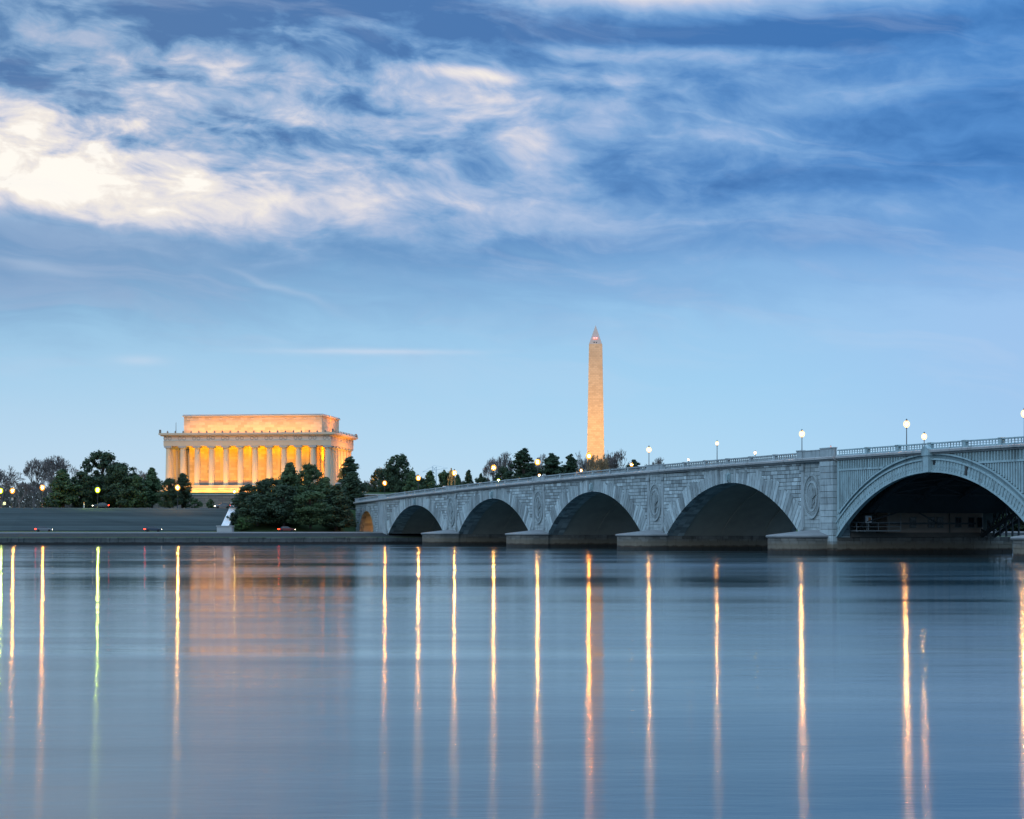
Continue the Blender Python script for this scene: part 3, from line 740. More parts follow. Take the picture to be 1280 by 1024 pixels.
# abutment stretch with the land arch (left end)
def abutment(mirror):
    f = (lambda s: 2 * SM - s) if mirror else (lambda s: s)
    top = lambda s: zt(s) - 1.72
    b = MB(); ss = sorted(set([SEND0, .4] + [A0c - A0r * math.cos(PI * k / 24) for k in range(25)]))
    for w in (0, BW):
        for p, q in zip(ss, ss[1:]):
            inside = abs((p + q) / 2 - A0c) < A0r
            zf = (lambda s: land_z(s) if land_z(s) > A0z + .01 else A0z) if inside else (lambda s: -1)
            b.face([(f(p), w, zf(p)), (f(q), w, zf(q)), (f(q), w, top(q) + .3), (f(p), w, top(p) + .3)])
    b.face([(f(SEND0), 0, -1), (f(SEND0), BW, -1), (f(SEND0), BW, top(SEND0) + .3), (f(SEND0), 0, top(SEND0) + .3)])
    b.build('abutment_wall', M['granite_joint'], bridge, fix=False)
    b = MB(); z = 0.0
    while z < 15:
        s = SEND0 - rnd.uniform(0, .8)
        while s < -3.9:
            e = s + rnd.choice([.9, 1.2, 1.5, 1.9]); s0_, e0_ = max(s, SEND0), min(e, -3.9)
            zt_ = min(z + .66, top((s0_ + e0_) / 2) - .04); mm = ((s0_ + e0_) / 2)
            ok = min(math.hypot(q_ - A0c, z_ - A0z) for q_ in (s0_, e0_) for z_ in (z, zt_)) > A0r + .9 and not (z < A0z + .5 and abs(mm - A0c) < A0r + 1.0)
            if ok and zt_ - z > .15 and e0_ - s0_ > .2:
                x0_, x1_ = sorted((f(s0_ + .035), f(e0_ - .035)))
                b.box(x0_, x1_, -rnd.uniform(.05, .085), .01, z + .035, zt_ - .035, rnd.choice([.75, .85, .95, 1.0, 1.08, 1.2]), 'xXyzZ')
            s = e
        z += .66
    b.build('ashlar_facing', M['granite'], bridge)
    b = MB(); nv = 25
    for k in range(nv):
        t0, t1 = PI * k / nv - PI / 2, PI * (k + 1) / nv - PI / 2
        Lr = rnd.choice([1.4, 1.8, 2.2]); P = lambda t, r: (f(A0c + r * math.sin(t)), A0z + r * math.cos(t))
        while P((t0 + t1) / 2, A0r + Lr)[1] > top(A0c) - .1: Lr -= .1
        b.prism([P(t0 + .005, A0r - .02), P(t1 - .005, A0r - .02), P(t1 - .005, A0r + Lr), P(t0 + .005, A0r + Lr)], -.13, 1.2, 'y', rnd.choice([.8, .9, 1.0, 1.15]))
    for sgn in (-1, 1):
        zz = 2.2
        while zz > -1: b.box(*sorted((f(A0c + sgn * (A0r - .02)), f(A0c + sgn * (A0r + 1.3)))), -.13, 1.2, zz - .62, zz - .03, rnd.uniform(.8, 1.15)); zz -= .66
    b.build('voussoir_ring', M['granite'], bridge)
    b = MB()
    for k in range(24):
        t0, t1 = PI * k / 24 - PI / 2, PI * (k + 1) / 24 - PI / 2
        p, q = ((f(A0c + A0r * math.sin(t)), A0z + A0r * math.cos(t)) for t in (t0, t1))
        b.face([(p[0], 1.2, p[1]), (q[0], 1.2, q[1]), (q[0], BW, q[1]), (p[0], BW, p[1])], rnd.uniform(.7, 1.2))
    for sgn in (-1, 1):
        x_ = f(A0c + sgn * A0r); b.face([(x_, 1.2, -1), (x_, BW, -1), (x_, BW, A0z), (x_, 1.2, A0z)])
    b.build('arch_soffit', M['soffit_stone'], bridge, fix=False)
    # panelled end pier
    b = MB(); x0_, x1_ = sorted((f(-3.9), f(4.1)))
    b.box(x0_, x1_, -.25, .01, -1, top(0) - .05, 1, 'xXyzZ'); b.build('end_pilaster', M['granite_smooth'], bridge)
    xm = f(0.1)
    b = MB(); b.box(xm - 3.4, xm - 3.0, -.40, -.252, 2.8, top(0) - .3); b.box(xm + 3.0, xm + 3.4, -.40, -.252, 2.8, top(0) - .3); b.box(xm - 2.0, xm + 2.0, -.36, -.252, 4.4, top(0) - 1.2)
    b.build('panel_frame', M['granite_smooth'], bridge)
abutment(False); abutment(True)

# river piers with rounded cutwaters
def pier(p, k):
    s0_, s1_ = p; c = (s0_ + s1_) / 2
    hw = (s1_ - s0_) / 2
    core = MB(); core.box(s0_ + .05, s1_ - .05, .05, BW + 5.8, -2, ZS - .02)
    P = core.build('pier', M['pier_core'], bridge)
    # facing blocks on the two flanks seen from the river, split by vertical and level joints
    zc = [-1, .72, 1.55, 2.2, 2.8]
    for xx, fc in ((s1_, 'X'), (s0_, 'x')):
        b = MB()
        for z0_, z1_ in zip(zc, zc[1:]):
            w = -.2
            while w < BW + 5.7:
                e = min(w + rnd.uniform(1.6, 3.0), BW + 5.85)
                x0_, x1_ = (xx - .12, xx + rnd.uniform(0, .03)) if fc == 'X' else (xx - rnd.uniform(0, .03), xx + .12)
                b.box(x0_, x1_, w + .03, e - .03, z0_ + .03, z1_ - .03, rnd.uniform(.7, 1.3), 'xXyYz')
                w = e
        b.build('flank_facing', M['flank_shaded'], P)
    cw = 5.45
    cc = c if abs(c - 240.35) > 1 and abs(c - (2 * SM - 240.35)) > 1 else (239.0 if c < SM else 2 * SM - 239.0)
    nose = 4.3 if abs(cc - SM) > 40 else 5.1
    def foot(gr):
        pts = []
        for q in range(25):
            t = PI * q / 24; pts.append((cc - (cw + gr) * math.cos(t), -3.0 - (nose + gr) * math.sin(t) ** .9))
        return [(cc - cw - gr, .0)] + pts + [(cc + cw + gr, .0)]
    b = MB(); b.prism(foot(-.08), -2, ZS - .05, 'z'); b.build('cutwater_core', M['pier_core'], P)
    b = MB(); F = foot(0)
    # walk the outline and lay blocks
    acc = [0]
    for u_, v_ in zip(F, F[1:]): acc.append(acc[-1] + math.hypot(v_[0] - u_[0], v_[1] - u_[1]))
    def along(d):
        for i in range(len(F) - 1):
            if acc[i] <= d <= acc[i + 1] + 1e-6:
                t = (d - acc[i]) / max(acc[i + 1] - acc[i], 1e-6); return (F[i][0] + (F[i + 1][0] - F[i][0]) * t, F[i][1] + (F[i + 1][1] - F[i][1]) * t)
        return F[-1]
    for z0_, z1_ in zip(zc, zc[1:]):
        d = 0.0; off = rnd.uniform(.3, 1.2)
        while d < acc[-1] - .1:
            e = min(d + (off if d == 0 else 1.45), acc[-1]); tn = rnd.uniform(.75, 1.25); nsub = 3
            for q in range(nsub):
                p0 = along(d + .03 + (e - d - .06) * q / nsub); p1 = along(d + .03 + (e - d - .06) * (q + 1) / nsub)
                b.face([(p0[0], p0[1], z0_ + .03), (p1[0], p1[1], z0_ + .03), (p1[0], p1[1], z1_ - .03), (p0[0], p0[1], z1_ - .03)], tn)
            d = e
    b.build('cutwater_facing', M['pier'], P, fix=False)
    b = MB(); prev = None
    for gr, z in ((.05, 2.70), (.28, 2.76), (.34, 2.95), (.24, 3.12), (-.3, 3.22), (-1.6, 3.50), (-3.0, 3.80), (-4.4, 3.95)):
        f = foot(gr); f = [(x_, min(y_ + max(0, -gr) * .9, 0.0), z) for x_, y_ in f]
        if prev:
            for i in range(len(f) - 1): b.face([prev[i], prev[i + 1], f[i + 1], f[i]])
        prev = f
    b.face(prev)
    b.build('cutwater_cap', M['pier_cap'], P, smooth=False)
    return P
for k, p in enumerate(PIER): pier(p, k)

# medallion panels
def medallion(pc):
    top = zt(pc) - 1.72
    b = MB()
    for dx in (-3.2, 3.2):
        b = MB(); b.box(pc + dx - .42, pc + dx + .42, -.20, .012, 3.0, top - .05, .95, 'xXyzZ')
        b.box(pc + dx - .62, pc + dx + .62, -.42, -.203, top - 1.3, top - .6); b.box(pc + dx - .5, pc + dx + .5, -.36, -.203, 4.0, 4.5)
        b.build('pilaster', M['granite_smooth'], bridge)
    b = MB(); z = 3.0                                # smooth ground of the panel, in courses
    while z < top - .1:
        z1_ = min(z + .66, top - .03); s = pc - 2.78
        while s < pc + 2.7:
            e = min(s + rnd.choice([.9, 1.3, 1.8]), pc + 2.78)
            if pc + 2.78 - e < .4: e = pc + 2.78
            b.box(s + .03, e - .03, -.05, .01, z + .03, z1_ - .03, rnd.uniform(.85, 1.12), 'xXyzZ'); s = e
        z = z1_
    b.build('panel_ground', M['granite'], bridge)
    # disc: rim, ring, raised eagle-like relief
    b = MB(); zc = min(9.6, 3.2 + (top - 3.2) * .53); rx, rz = 2.75, min(3.7, (top - 4.2) * .5)
    def ell(k, n=40): return [(pc + rx * k * math.cos(2 * PI * i / n), zc + rz * k * math.sin(2 * PI * i / n)) for i in range(n)]
    def ring(k0, k1, y, depth, tone):
        A, B = ell(k0), ell(k1); n = len(A)
        for i in range(n):
            j = (i + 1) % n
            b.face([(A[i][0], y, A[i][1]), (A[j][0], y, A[j][1]), (B[j][0], y, B[j][1]), (B[i][0], y, B[i][1])], tone)
            for E_ in (A, B): b.face([(E_[i][0], y, E_[i][1]), (E_[j][0], y, E_[j][1]), (E_[j][0], y + depth, E_[j][1]), (E_[i][0], y + depth, E_[i][1])], tone)
    ring(.90, 1.0, -.34, .33, .9); ring(.68, .90, -.20, .15, .8); ring(.60, .68, -.30, .25, 1.0)
    ring(.02, .60, -.16, .1, .85)
    n = 28
    for i in range(n):                               # leaves round the middle band
        t = 2 * PI * i / n; x_, z_ = pc + rx * .79 * math.cos(t), zc + rz * .79 * math.sin(t)
        b.prism([(x_ - .16, z_ - .2), (x_ + .16, z_ - .2), (x_ + .1, z_ + .22), (x_ - .1, z_ + .22)], -.27, -.2, 'y', .7)
    b.prism([(pc - .32, zc - rz * .5), (pc + .32, zc - rz * .5), (pc + .36, zc + rz * .35), (pc, zc + rz * .55), (pc - .36, zc + rz * .35)], -.42, -.15, 'y', .75)
    for sg in (-1, 1):
        b.prism([(pc + sg * .3, zc - .5), (pc + sg * 1.35, zc + .2), (pc + sg * 1.1, zc + 1.3), (pc + sg * .7, zc + 1.0), (pc + sg * .3, zc + .6)], -.36, -.15, 'y', .7)
        b.prism([(pc + sg * .35, zc - 1.4), (pc + sg * 1.0, zc - 1.0), (pc + sg * .9, zc - .7), (pc + sg * .3, zc - .9)], -.3, -.15, 'y', .75)
    b.build('medallion', M['granite'], bridge)
for pc in PANEL: medallion(pc)

# dressed pylons either side of the draw span
for sg in (0, 1):
    f = (lambda s: 2 * SM - s) if sg else (lambda s: s)
    b = MB(); z = 0.0
    while z < zt(244) - 1.8:
        z1_ = min(z + 1.02, zt(244) - 1.76); x0_, x1_ = sorted((f(241.9), f(246.15)))
        b.box(x0_, x1_, -1.0, 2.2, z + .035, z1_ - .035, rnd.uniform(.8, 1.15)); z = z1_
    b.build('pylon', M['granite'], bridge)
    b = MB(); x0_, x1_ = sorted((f(242.05), f(246.0))); b.box(x0_, x1_, -.9, 2.1, -1.5, zt(244) - 1.9); b.build('pylon_core', M['granite_joint'], bridge)

# continuous cornice and deck
prof = [(.0, -1.78), (-.30, -1.70), (-.42, -1.52), (-.78, -1.42), (-.80, -1.12), (-.62, -1.02), (-.35, -.98), (.3, -.98)]
def sweep(s0_, s1_, prof, n, base=0.0):
    b = MB(); ss = [s0_ + (s1_ - s0_) * i / n for i in range(n + 1)]
    for p, q in zip(ss, ss[1:]):
        for (w0, z0_), (w1, z1_) in zip(prof, prof[1:]):
            b.face([(p, w0 + base, zt(p) + z0_), (q, w0 + base, zt(q) + z0_), (q, w1 + base, zt(q) + z1_), (p, w1 + base, zt(p) + z1_)])
    return b
sweep(SEND0, SEND1, prof, 90).build('cornice', M['cornice'], bridge)
for s0_, s1_ in ((234.2, 246.4), (2 * SM - 246.4, 2 * SM - 234.2)):
    q = [(w - (.45), z) for w, z in prof[:-1]] + [(.3, -.975)]
    b = sweep(s0_, s1_, q, 3)
    for s_ in (s0_, s1_): b.face([(s_, w, zt(s_) + z) for w, z in q] + [(s_, .3, zt(s_) - 1.78)])
    b.build('pier_cornice', M['cornice'], bridge)
sweep(SEND0, SEND1, [(BW + .01, -1.78), (BW + .7, -1.4), (BW + .7, -1.1), (BW, -.98)], 60).build('rear_cornice', M['cornice'], bridge)
sweep(SEND0, SEND1, [(.3, -.99), (4.5, -.99), (4.52, -1.14), (22.9, -1.14), (22.92, -.99), (BW, -.99)], 60).build('deck', M['deck'], bridge)

# balustrade: posts, end blocks and panels
def post(s, hw, h=1.0, top=.06, m='granite_smooth', w=0.0, parent=bridge):
    b = MB(); z = zt(s) - .98
    b.box(s - hw, s + hw, w - .28, w + .32, z + .003, z + h - .05); b.box(s - hw - .07, s + hw + .07, w - .36, w + .40, z + h - .047, z + h + top + .05)
    b.build('parapet_post' if hw < 1 else 'parapet_block', M[m], parent)
def panel(s0_, s1_, m, w=0.0, metal=False):
    b = MB()
    for p, q in ((s0_, s1_),):
        for zz0, zz1, h in ((-.975, -.78, .22), (-.20, -.0, .24)):
            b.prism([(p, zt(p) + zz0), (q, zt(q) + zz0), (q, zt(q) + zz1), (p, zt(p) + zz1)], w - h, w + h, 'y')
        n = int((q - p) / .72)
        for i in range(n):
            s = p + (q - p) * (i + .5) / n; z0_ = zt(s) - .78; z1_ = zt(s) - .2
            if metal:
                b.box(s - .05, s + .05, w - .05, w + .05, z0_, z1_)
            else:
                for a_, c_, r_ in ((z0_, z0_ + .1, .11), (z0_ + .1, z0_ + .3, .13), (z0_ + .3, z0_ + .48, .07), (z0_ + .48, z1_, .10)):
                    b.box(s - r_, s + r_, w - r_, w + r_, a_, c_, 1, 'xXyY')
        if metal:
            zz = (zt(p) - .5, zt(q) - .5); b.prism([(p, zz[0] - .04), (q, zz[1] - .04), (q, zz[1] + .04), (p, zz[0] + .04)], w - .04, w + .04, 'y')
    b.build('balustrade_panel', M[m], bridge)
blocks = [(-26.0, -22.5, 0), (-3.6, 3.8, 0)] + [(PANEL[i] - 3.8, PANEL[i] + 3.8, 0) for i in range(3)] + [(233.9, 241.4, 1), (241.9, 246.2, 2)]
blocks += [(2 * SM - q, 2 * SM - p, t) for p, q, t in reversed(blocks)]
for p, q, t in blocks:
    if t == 0: post((p + q) / 2, (q - p) / 2 - .02, .98, .02)
    elif t == 1: post((p + q) / 2, (q - p) / 2, 1.12, .04, w=-.42); post(p + .9, .9, 1.22, .06, w=-.50)
    else: post((p + q) / 2, (q - p) / 2, 1.28, .08, w=-.62)
for (p, q, t), (p2, q2, t2) in zip(blocks, blocks[1:]):
    L = p2 - q
    if L < 2: continue
    nb_ = max(2, round(L / 8.9)); draw = q > 245 and q < 250
    m_ = 'draw_metal' if draw else 'granite_smooth'
    for i in range(nb_):
        a_, c_ = q + L * i / nb_, q + L * (i + 1) / nb_
        panel(a_ + (.38 if i else .02), c_ - (.38 if i < nb_ - 1 else .02), m_, metal=draw)
        if i: post(a_, .36, .98, .02, m_)
b = sweep(SEND0, SEND1, [(BW - .2, -.98), (BW - .2, -.03), (BW + .25, -.03), (BW + .25, -.98)], 60); b.build('rear_parapet', M['granite_smooth'], bridge)

# ------------------------------------------------------------------ steel draw span
a = ARCH[4]; c, z0, Rr = circ(*a); th0 = math.asin((a[1] - a[0]) / 2 / Rr)
def PR(t, r): return (c + r * math.sin(t), z0 + r * math.cos(t))
def arc_band(r0, r1, y0, y1, m, nm, parent=bridge, n=72, tmax=None):
    b = MB(); T = tmax or th0
    ps = [-T + 2 * T * k / n for k in range(n + 1)]
    for t0, t1 in zip(ps, ps[1:]):
        q = [PR(t0, r0), PR(t1, r0), PR(t1, r1), PR(t0, r1)]
        top = lambda s: zt(s) - 1.75
        q = [(x_, min(z_, top(x_))) for x_, z_ in q]
        for y_ in (y0, y1): b.face([(x_, y_, z_) for x_, z_ in q])
        b.face([(q[0][0], y0, q[0][1]), (q[1][0], y0, q[1][1]), (q[1][0], y1, q[1][1]), (q[0][0], y1, q[0][1])])
        b.face([(q[3][0], y0, q[3][1]), (q[2][0], y0, q[2][1]), (q[2][0], y1, q[2][1]), (q[3][0], y1, q[3][1])])
    return b.build(nm, M[m], parent)
S0d, S1d = 246.25, 2 * SM - 246.25
# web behind everything
b = MB(); ss = [a[0] + (a[1] - a[0]) * k / 60 for k in range(61)]
for p, q in zip(ss, ss[1:]):
    b.face([(p, 0.02, arch_z(a, p)), (q, 0.02, arch_z(a, q)), (q, 0.02, zt(q) - 1.6), (p, 0.02, zt(p) - 1.6)])
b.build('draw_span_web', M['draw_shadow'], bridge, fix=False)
ring_o = arc_band(Rr - .02, Rr + 1.95, -.22, .4, 'draw_metal', 'draw_arch_ring')
arc_band(Rr - .08, Rr + .22, -.42, -.2, 'draw_metal', 'arch_moulding', ring_o)
arc_band(Rr + 1.75, Rr + 2.0, -.48, -.2, 'draw_metal', 'arch_moulding', ring_o)
arc_band(Rr + 2.55, Rr + 2.80, -.34, .1, 'draw_metal', 'arch_moulding', ring_o)
b = MB(); nv = 76                                    # cast ornament along the ring: boss and rib in turn
for k in range(nv):
    t = -th0 + 2 * th0 * (k + .5) / nv
    if abs(t) < .02: continue
    w_ = .13 / Rr
    p = [PR(t - w_, Rr + .3), PR(t + w_, Rr + .3), PR(t + w_, Rr + 1.65), PR(t - w_, Rr + 1.65)]
    b.prism(p, -.34, -.2, 'y')
    cx_, cz_ = PR(t + th0 / nv, Rr + 1.0); r_ = .2
    b.prism([(cx_ + r_ * math.cos(i * PI / 3), cz_ + r_ * 1.6 * math.sin(i * PI / 3)) for i in range(6)], -.30, -.2, 'y')
b.build('ring_ornament', M['draw_metal'], ring_o)
b = MB()                                             # upper fins and spandrel flutes
s = S0d + .6
while s < S1d - .5:
    zt_ = zt(s) - 1.8; zr = z0 + math.sqrt(max((Rr + 2.85) ** 2 - (s - c) ** 2, 0))
    if zr < zt_ - .1: b.box(s - .11, s + .11, -.30, .03, max(zr, zt_ - 1.35), zt_)
    s += .75
b.build('upper_fins', M['draw_metal'], bridge)
for sg in (0, 1):
    f = (lambda s: 2 * SM - s) if sg else (lambda s: s)
    b = MB(); s = 247.5
    while s < 262:
        zt_ = zt(s) - 3.45; zr = z0 + math.sqrt(max((Rr + 2.9) ** 2 - (s - c) ** 2, 0))
        if zr < zt_ - .2: b.box(f(s) - .17, f(s) + .17, -.26, .03, zr, zt_)
        s += .62
    b.build('spandrel_flutes', M['draw_metal'], bridge)
    b = MB(); x0_, x1_ = sorted((f(246.3), f(246.95))); b.box(x0_, x1_, -.34, .03, ZS + 1.3, zt(246) - 1.8)
    b.build('spandrel_frame', M['draw_metal'], bridge)
    b = MB(); e = 247.0
    while z0 + math.sqrt((Rr + 2.9) ** 2 - (e - c) ** 2) < zt(e) - 3.3: e += .2
    x0_, x1_ = sorted((f(247.0), f(e))); b.box(x0_, x1_, -.36, .03, zt(250) - 3.42, zt(250) - 3.12); b.build('spandrel_rail', M['draw_metal'], bridge)
b = MB(); b.box(c - .75, c + .75, -.95, .1, 12.55, zt(c) - .98); b.prism([(c - .9, zt(c) - 1.9), (c + .9, zt(c) - 1.9), (c + .9, zt(c) - .9), (c, zt(c) - .35), (c - .9, zt(c) - .9)], -1.1, -.3, 'y')
kd = b.build('draw_keystone', M['draw_metal'], bridge)
b = MB()
for dx in (-1.35, 1.35): b.box(c + dx - .28, c + dx + .28, -.36, -.2, 13.6, 14.35)
b.build('vent', M['pane_dark'], kd)
b = MB(); t = .228; p = [PR(t - .006, Rr + .35), PR(t + .006, Rr + .35), PR(t + .006, Rr + 1.7), PR(t - .006, Rr + 1.7)]; b.prism(p, -.37, -.2, 'y'); b.build('missing_plate_gap', M['pane_dark'], ring_o)
# under-deck steelwork
for w in (3.0, 10.0, 17.4, 24.6):
    b = MB(); n = 26; T = th0 * .78
    for k in range(n):
        t0, t1 = -T + 2 * T * k / n, -T + 2 * T * (k + 1) / n
        p, q = PR(t0, Rr + .5), PR(t1, Rr + .5); b.tube((p[0], w, p[1]), (q[0], w, q[1]), .42, .42, 4)
        up = (q[0], w, min(zt(q[0]) - 1.6, q[1] + 9)); b.tube((q[0], w, q[1]), up, .16, .16, 4)
        if k % 2 == 0 and up[2] - q[1] > 1: b.tube((p[0], w, p[1]), up, .14, .14, 4)
    b.build('girder', M['girder'], bridge)
b = MB()
for k in range(14):
    s = S0d + 2 + (S1d - S0d - 4) * k / 13; z = arch_z(a, s) + .6
    b.tube((s, 3, z), (s, 24.6, z), .2, .2, 4); b.tube((s, 3, z), (s + 3.6, 10, arch_z(a, min(s + 3.6, S1d - .5)) + .6), .12, .12, 4); b.tube((s, 17.4, z), (s + 3.6, 10, arch_z(a, min(s + 3.6, S1d - .5)) + .6), .12, .12, 4)
b.build('cross_bracing', M['girder'], bridge)
for f in (lambda s: s, lambda s: 2 * SM - s):        # trunnion lattice at the back of each bascule pier
    b = MB()
    for w in (26.9, 29.4):
        for k in range(9):
            s_ = 246.6 + 1.7 * k; zt_ = min(arch_z(a, s_) + 1.0, 13)
            b.tube((f(s_), w, 2.9), (f(s_), w, zt_), .13, .13, 4); b.tube((f(s_), w, 2.9 + .55 * k), (f(s_ + 1.7), w, min(zt_, 6.2 + .75 * k)), .12, .12, 4); b.tube((f(s_), w, min(zt_, 6.2 + .75 * k)), (f(s_ + 1.7), w, 2.9 + .6 * k), .12, .12, 4)
        b.tube((f(246.6), w, 3.0), (f(263), w, 9.4), .34, .34, 6)
    b.build('trunnion_lattice', M['girder'], bridge)
b = sweep(S0d, S1d, [(.4, -1.5), (BW, -1.5)], 30); b.build('deck_underside', M['girder'], bridge)
b = MB()
for p, q in zip(ss, ss[1:]):
    b.face([(p, BW, arch_z(a, p)), (q, BW, arch_z(a, q)), (q, BW, zt(q) - 1.6), (p, BW, zt(p) - 1.6)])
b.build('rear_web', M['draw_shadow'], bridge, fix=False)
for sg in (0, 1):                                    # counterweight housings at the bascule piers
    f = (lambda s: 2 * SM - s) if sg else (lambda s: s)
    b = MB(); b.prism([(f(246.3), 6.75), (f(252.0), 6.75), (f(258.5), 11.6), (f(259), 14.5), (f(246.3), 14.5)], 3.4, BW + 1.8, 'y'); b.build('counterweight', M['girder'], bridge)
    hs = MB(); x0_, x1_ = sorted((f(242.5), f(246.0))); hs.box(x0_, x1_, 9.2, BW + 1.0, 2.8, 6.74)
    hs = hs.build('bascule_house', M['house'], bridge)
    b = MB(); x0_, x1_ = sorted((f(242.5), f(246.5))); b.box(x0_, x1_, 2.3, BW + 2.4, 2.803, 3.55); b.build('ledge', M['pier_core'], hs)
    for w in (14.0, 17.5, 19.2, 22.7, 25.2, 26.9):
        b = MB(); x_ = f(246.03); x0_, x1_ = sorted((x_ - .03, x_ + .05)); z_ = 4.35
        b.box(x0_, x1_, w - .62, w + .62, z_, z_ + 1.75); wn = b.build('window', M['win_frame'], hs)
        b = MB(); x0_, x1_ = sorted((f(246.0), f(246.11))); b.box(x0_, x1_, w - .48, w - .03, z_ + .12, z_ + 1.63); b.box(x0_, x1_, w + .03, w + .48, z_ + .12, z_ + 1.63); b.build('pane', M['pane_dark'], wn)
    b = MB(); x_ = f(246.2); b.tube((x_, 20.9, 3.55), (x_, 20.9, 6.7), .09, .09, 6); b.build('drainpipe', M['girder'], hs)

# hanging work platform below the draw span
wp = thing('work_platform', 'pale railed maintenance platform hung beside the pier under the draw arch', 'platform', b2w(247.6, 0, 3.75), BROT)
b = MB(); b.box(-.9, .9, 2.0, 10.2, 0, .16); b.build('floor', M['rail_white'], wp)
b = MB()
for h in (.75, 1.45): b.tube((.9, 2.0, h), (.9, 10.2, h), .05, .05, 4); b.tube((-.9, 2, h), (.9, 2, h), .05, .05, 4)
for w in (2.0, 3.9, 6.0, 8.0, 10.2): b.tube((.9, w, .1), (.9, w, 1.5 if w not in (8.0, 10.2) else 3.1), .05, .05, 4)
b.build('railing', M['rail_white'], wp)
nbx = thing('notice_board', 'small pale notice board with orange patch above the railed platform', 'sign', b2w(248.6, 4.1, 4.6), BROT)
b = MB(); b.box(0, .12, -.55, .55, .55, 1.65); b.build('board', M['sign_white'], nbx)
b = MB(); b.box(.123, .14, -.1, .4, .75, 1.4); b.build('patch', mat('orange_patch', (.6, .25, .1), .7), nbx)
b = MB(); b.box(.02, .1, -.05, .05, -.7, .55); b.build('post', M['rail_white'], nbx)

# ------------------------------------------------------------------ street lamps
def lamp_meshes(h, gr):
    p = MB(); p.lathe(0, 0, [(.22, 0), (.22, .25), (.14, .35), (.13, .9), (.075, 1.05), (.06, h - .25), (.12, h - .2), (.10, h - .05)], 10)
    g_ = MB(); g_.ball((0, 0, h + gr * .95), gr, 1.15); bl = MB(); bl.ball((0, 0, h + gr * .95), gr * .36, 1.15)
    cp = MB(); cp.lathe(0, 0, [(gr * .45, h + gr * 1.98), (gr * .3, h + gr * 2.2), (.03, h + gr * 2.6)], 10)
    return p, g_, cp, bl
LM = {}
def lamp(loc, h, gr, glow, label, group, cat='street lamp', name='street_lamp', rz=0):
    key = (round(h, 2), gr)
    if key not in LM:
        p, g_, cp, bl = lamp_meshes(h, gr); LM[key] = (p.data('post', M['iron']), g_, cp.data('cap', M['iron']), bl)
    pm, gb, cm, bl = LM[key]
    t = thing(name, label, cat, loc, rz, group)
    link('post', pm, t); g_ = link('globe', gb.data('globe', M['globe_' + glow], smooth=True), t); link('bulb', bl.data('bulb', M[glow], smooth=True), g_); link('cap', cm, t)
    return t
ordn = ['crown of the leftmost river arch', 'leftmost medallion pier', 'crown of the second river arch', 'second medallion pier', 'crown of the third river arch', 'third medallion pier', 'crown of the fourth river arch', 'large medallion pier beside the draw span']
near = [(-2.0, 'orange lamp on the near parapet at the bridge end beside the small land arch', 'glow_orange'),
        (27.6, 'amber lamp over the crown of the leftmost river arch', 'glow_amber'),
        (56.3, 'amber lamp beside the bronze horse and rider on the parapet', 'glow_amber'),
        (84.4, 'orange post lamp over the crown of the second river arch', 'glow_amber'),
        (112.5, 'large orange lamp above the second medallion pier before dark pines', 'glow_amber'),
        (141.6, 'orange lamp standing in front of the base of the obelisk', 'glow_orange'),
        (171.5, 'white post lamp above the third medallion pier', 'glow_white'),
        (200.9, 'slender white post lamp over the crown of the fourth river arch', 'glow_white'),
        (232.2, 'bright white post lamp on the pier block left of the draw span', 'glow_white'),
        (264.5, 'tall bright post lamp over the left half of the draw span', 'glow_white'),
        (294.5, 'pale lamp at the right edge of the photo above the draw span', 'glow_white')]
for s, lab, gl in near:
    lamp(b2w(s, 1.2, zt(s) - .99), 3.75, (.62 if s < 150 else .50) if s < 190 or s > 210 else .34, gl, lab, 'lamps along the near parapet of the bridge')
far = [(23.1, 'small yellow-green lamp low behind the parapet near the second arch', 'glow_yellow', .42),
       (52.8, 'small amber lamp directly below the large orange lamp at the pines', 'glow_small', .38),
       (80.2, 'small amber lamp on the far parapet left of the obelisk', 'glow_small', .38),
       (109.8, 'small orange lamp before the green pine right of the obelisk', 'glow_small', .40),
       (139.4, 'tiny pale lamp barely clearing the parapet right of the third medallion', 'glow_white', .22),
       (169.8, 'small white lamp clearing the parapet above the fourth arch', 'glow_white', .30),
       (199.8, 'dim pinkish lamp on the block beside the draw span', 'glow_faint', .16),
       (231.5, 'short white lamp on the far parapet above the keystone of the draw span', 'glow_white', .50)]
for s, lab, gl, gr in far:
    lamp(b2w(s, 25.5, zt(s) - .99), 3.75, gr, gl, lab, 'lamps along the far parapet of the bridge')
for px, py, D, gl, lab in [(0.5, 614, 556, 'glow_yellow', 'yellow-green lamp at the left edge above the river steps'), (15.5, 614, 557, 'glow_orange', 'orange lamp beside the small white sign at the left edge'),
                           (53, 610, 553, 'glow_orange', 'large orange lamp on a dark post before bare trees'), (122, 613, 554, 'glow_yellow', 'yellow-green lamp before the big dark tree'),
                           (222, 610, 556, 'glow_amber', 'amber lamp before the tree at the left corner of the memorial')]:
    x, y = at(px, D); zb = 9.95; zc = zat(py, D)
    lamp((x, y, zb), round(zc - zb - .6, 2), .72, gl, lab, 'lamps along the road above the river steps')
x, y = at(293, 612); lamp((x, y, 10.3), round(zat(614.5, 612) - 10.8, 2), .50, 'glow_flood', 'small yellow lamp glowing before the memorial steps', 'lamps on the memorial grounds')
tl = thing('tunnel_lamp', 'small orange lamp inside the land arch at the bridge end', 'lamp', b2w(-15.2, 10, 8.1), BROT)
b = MB(); b.box(-.5, .5, -.3, .3, 0, .25); b.build('housing', M['iron'], tl)
b = MB(); b.box(-.4, .4, -.22, .22, -.1, -.003); b.build('lens', emit_mat('tunnel_glow', (1, .36, .05), 1400), tl)

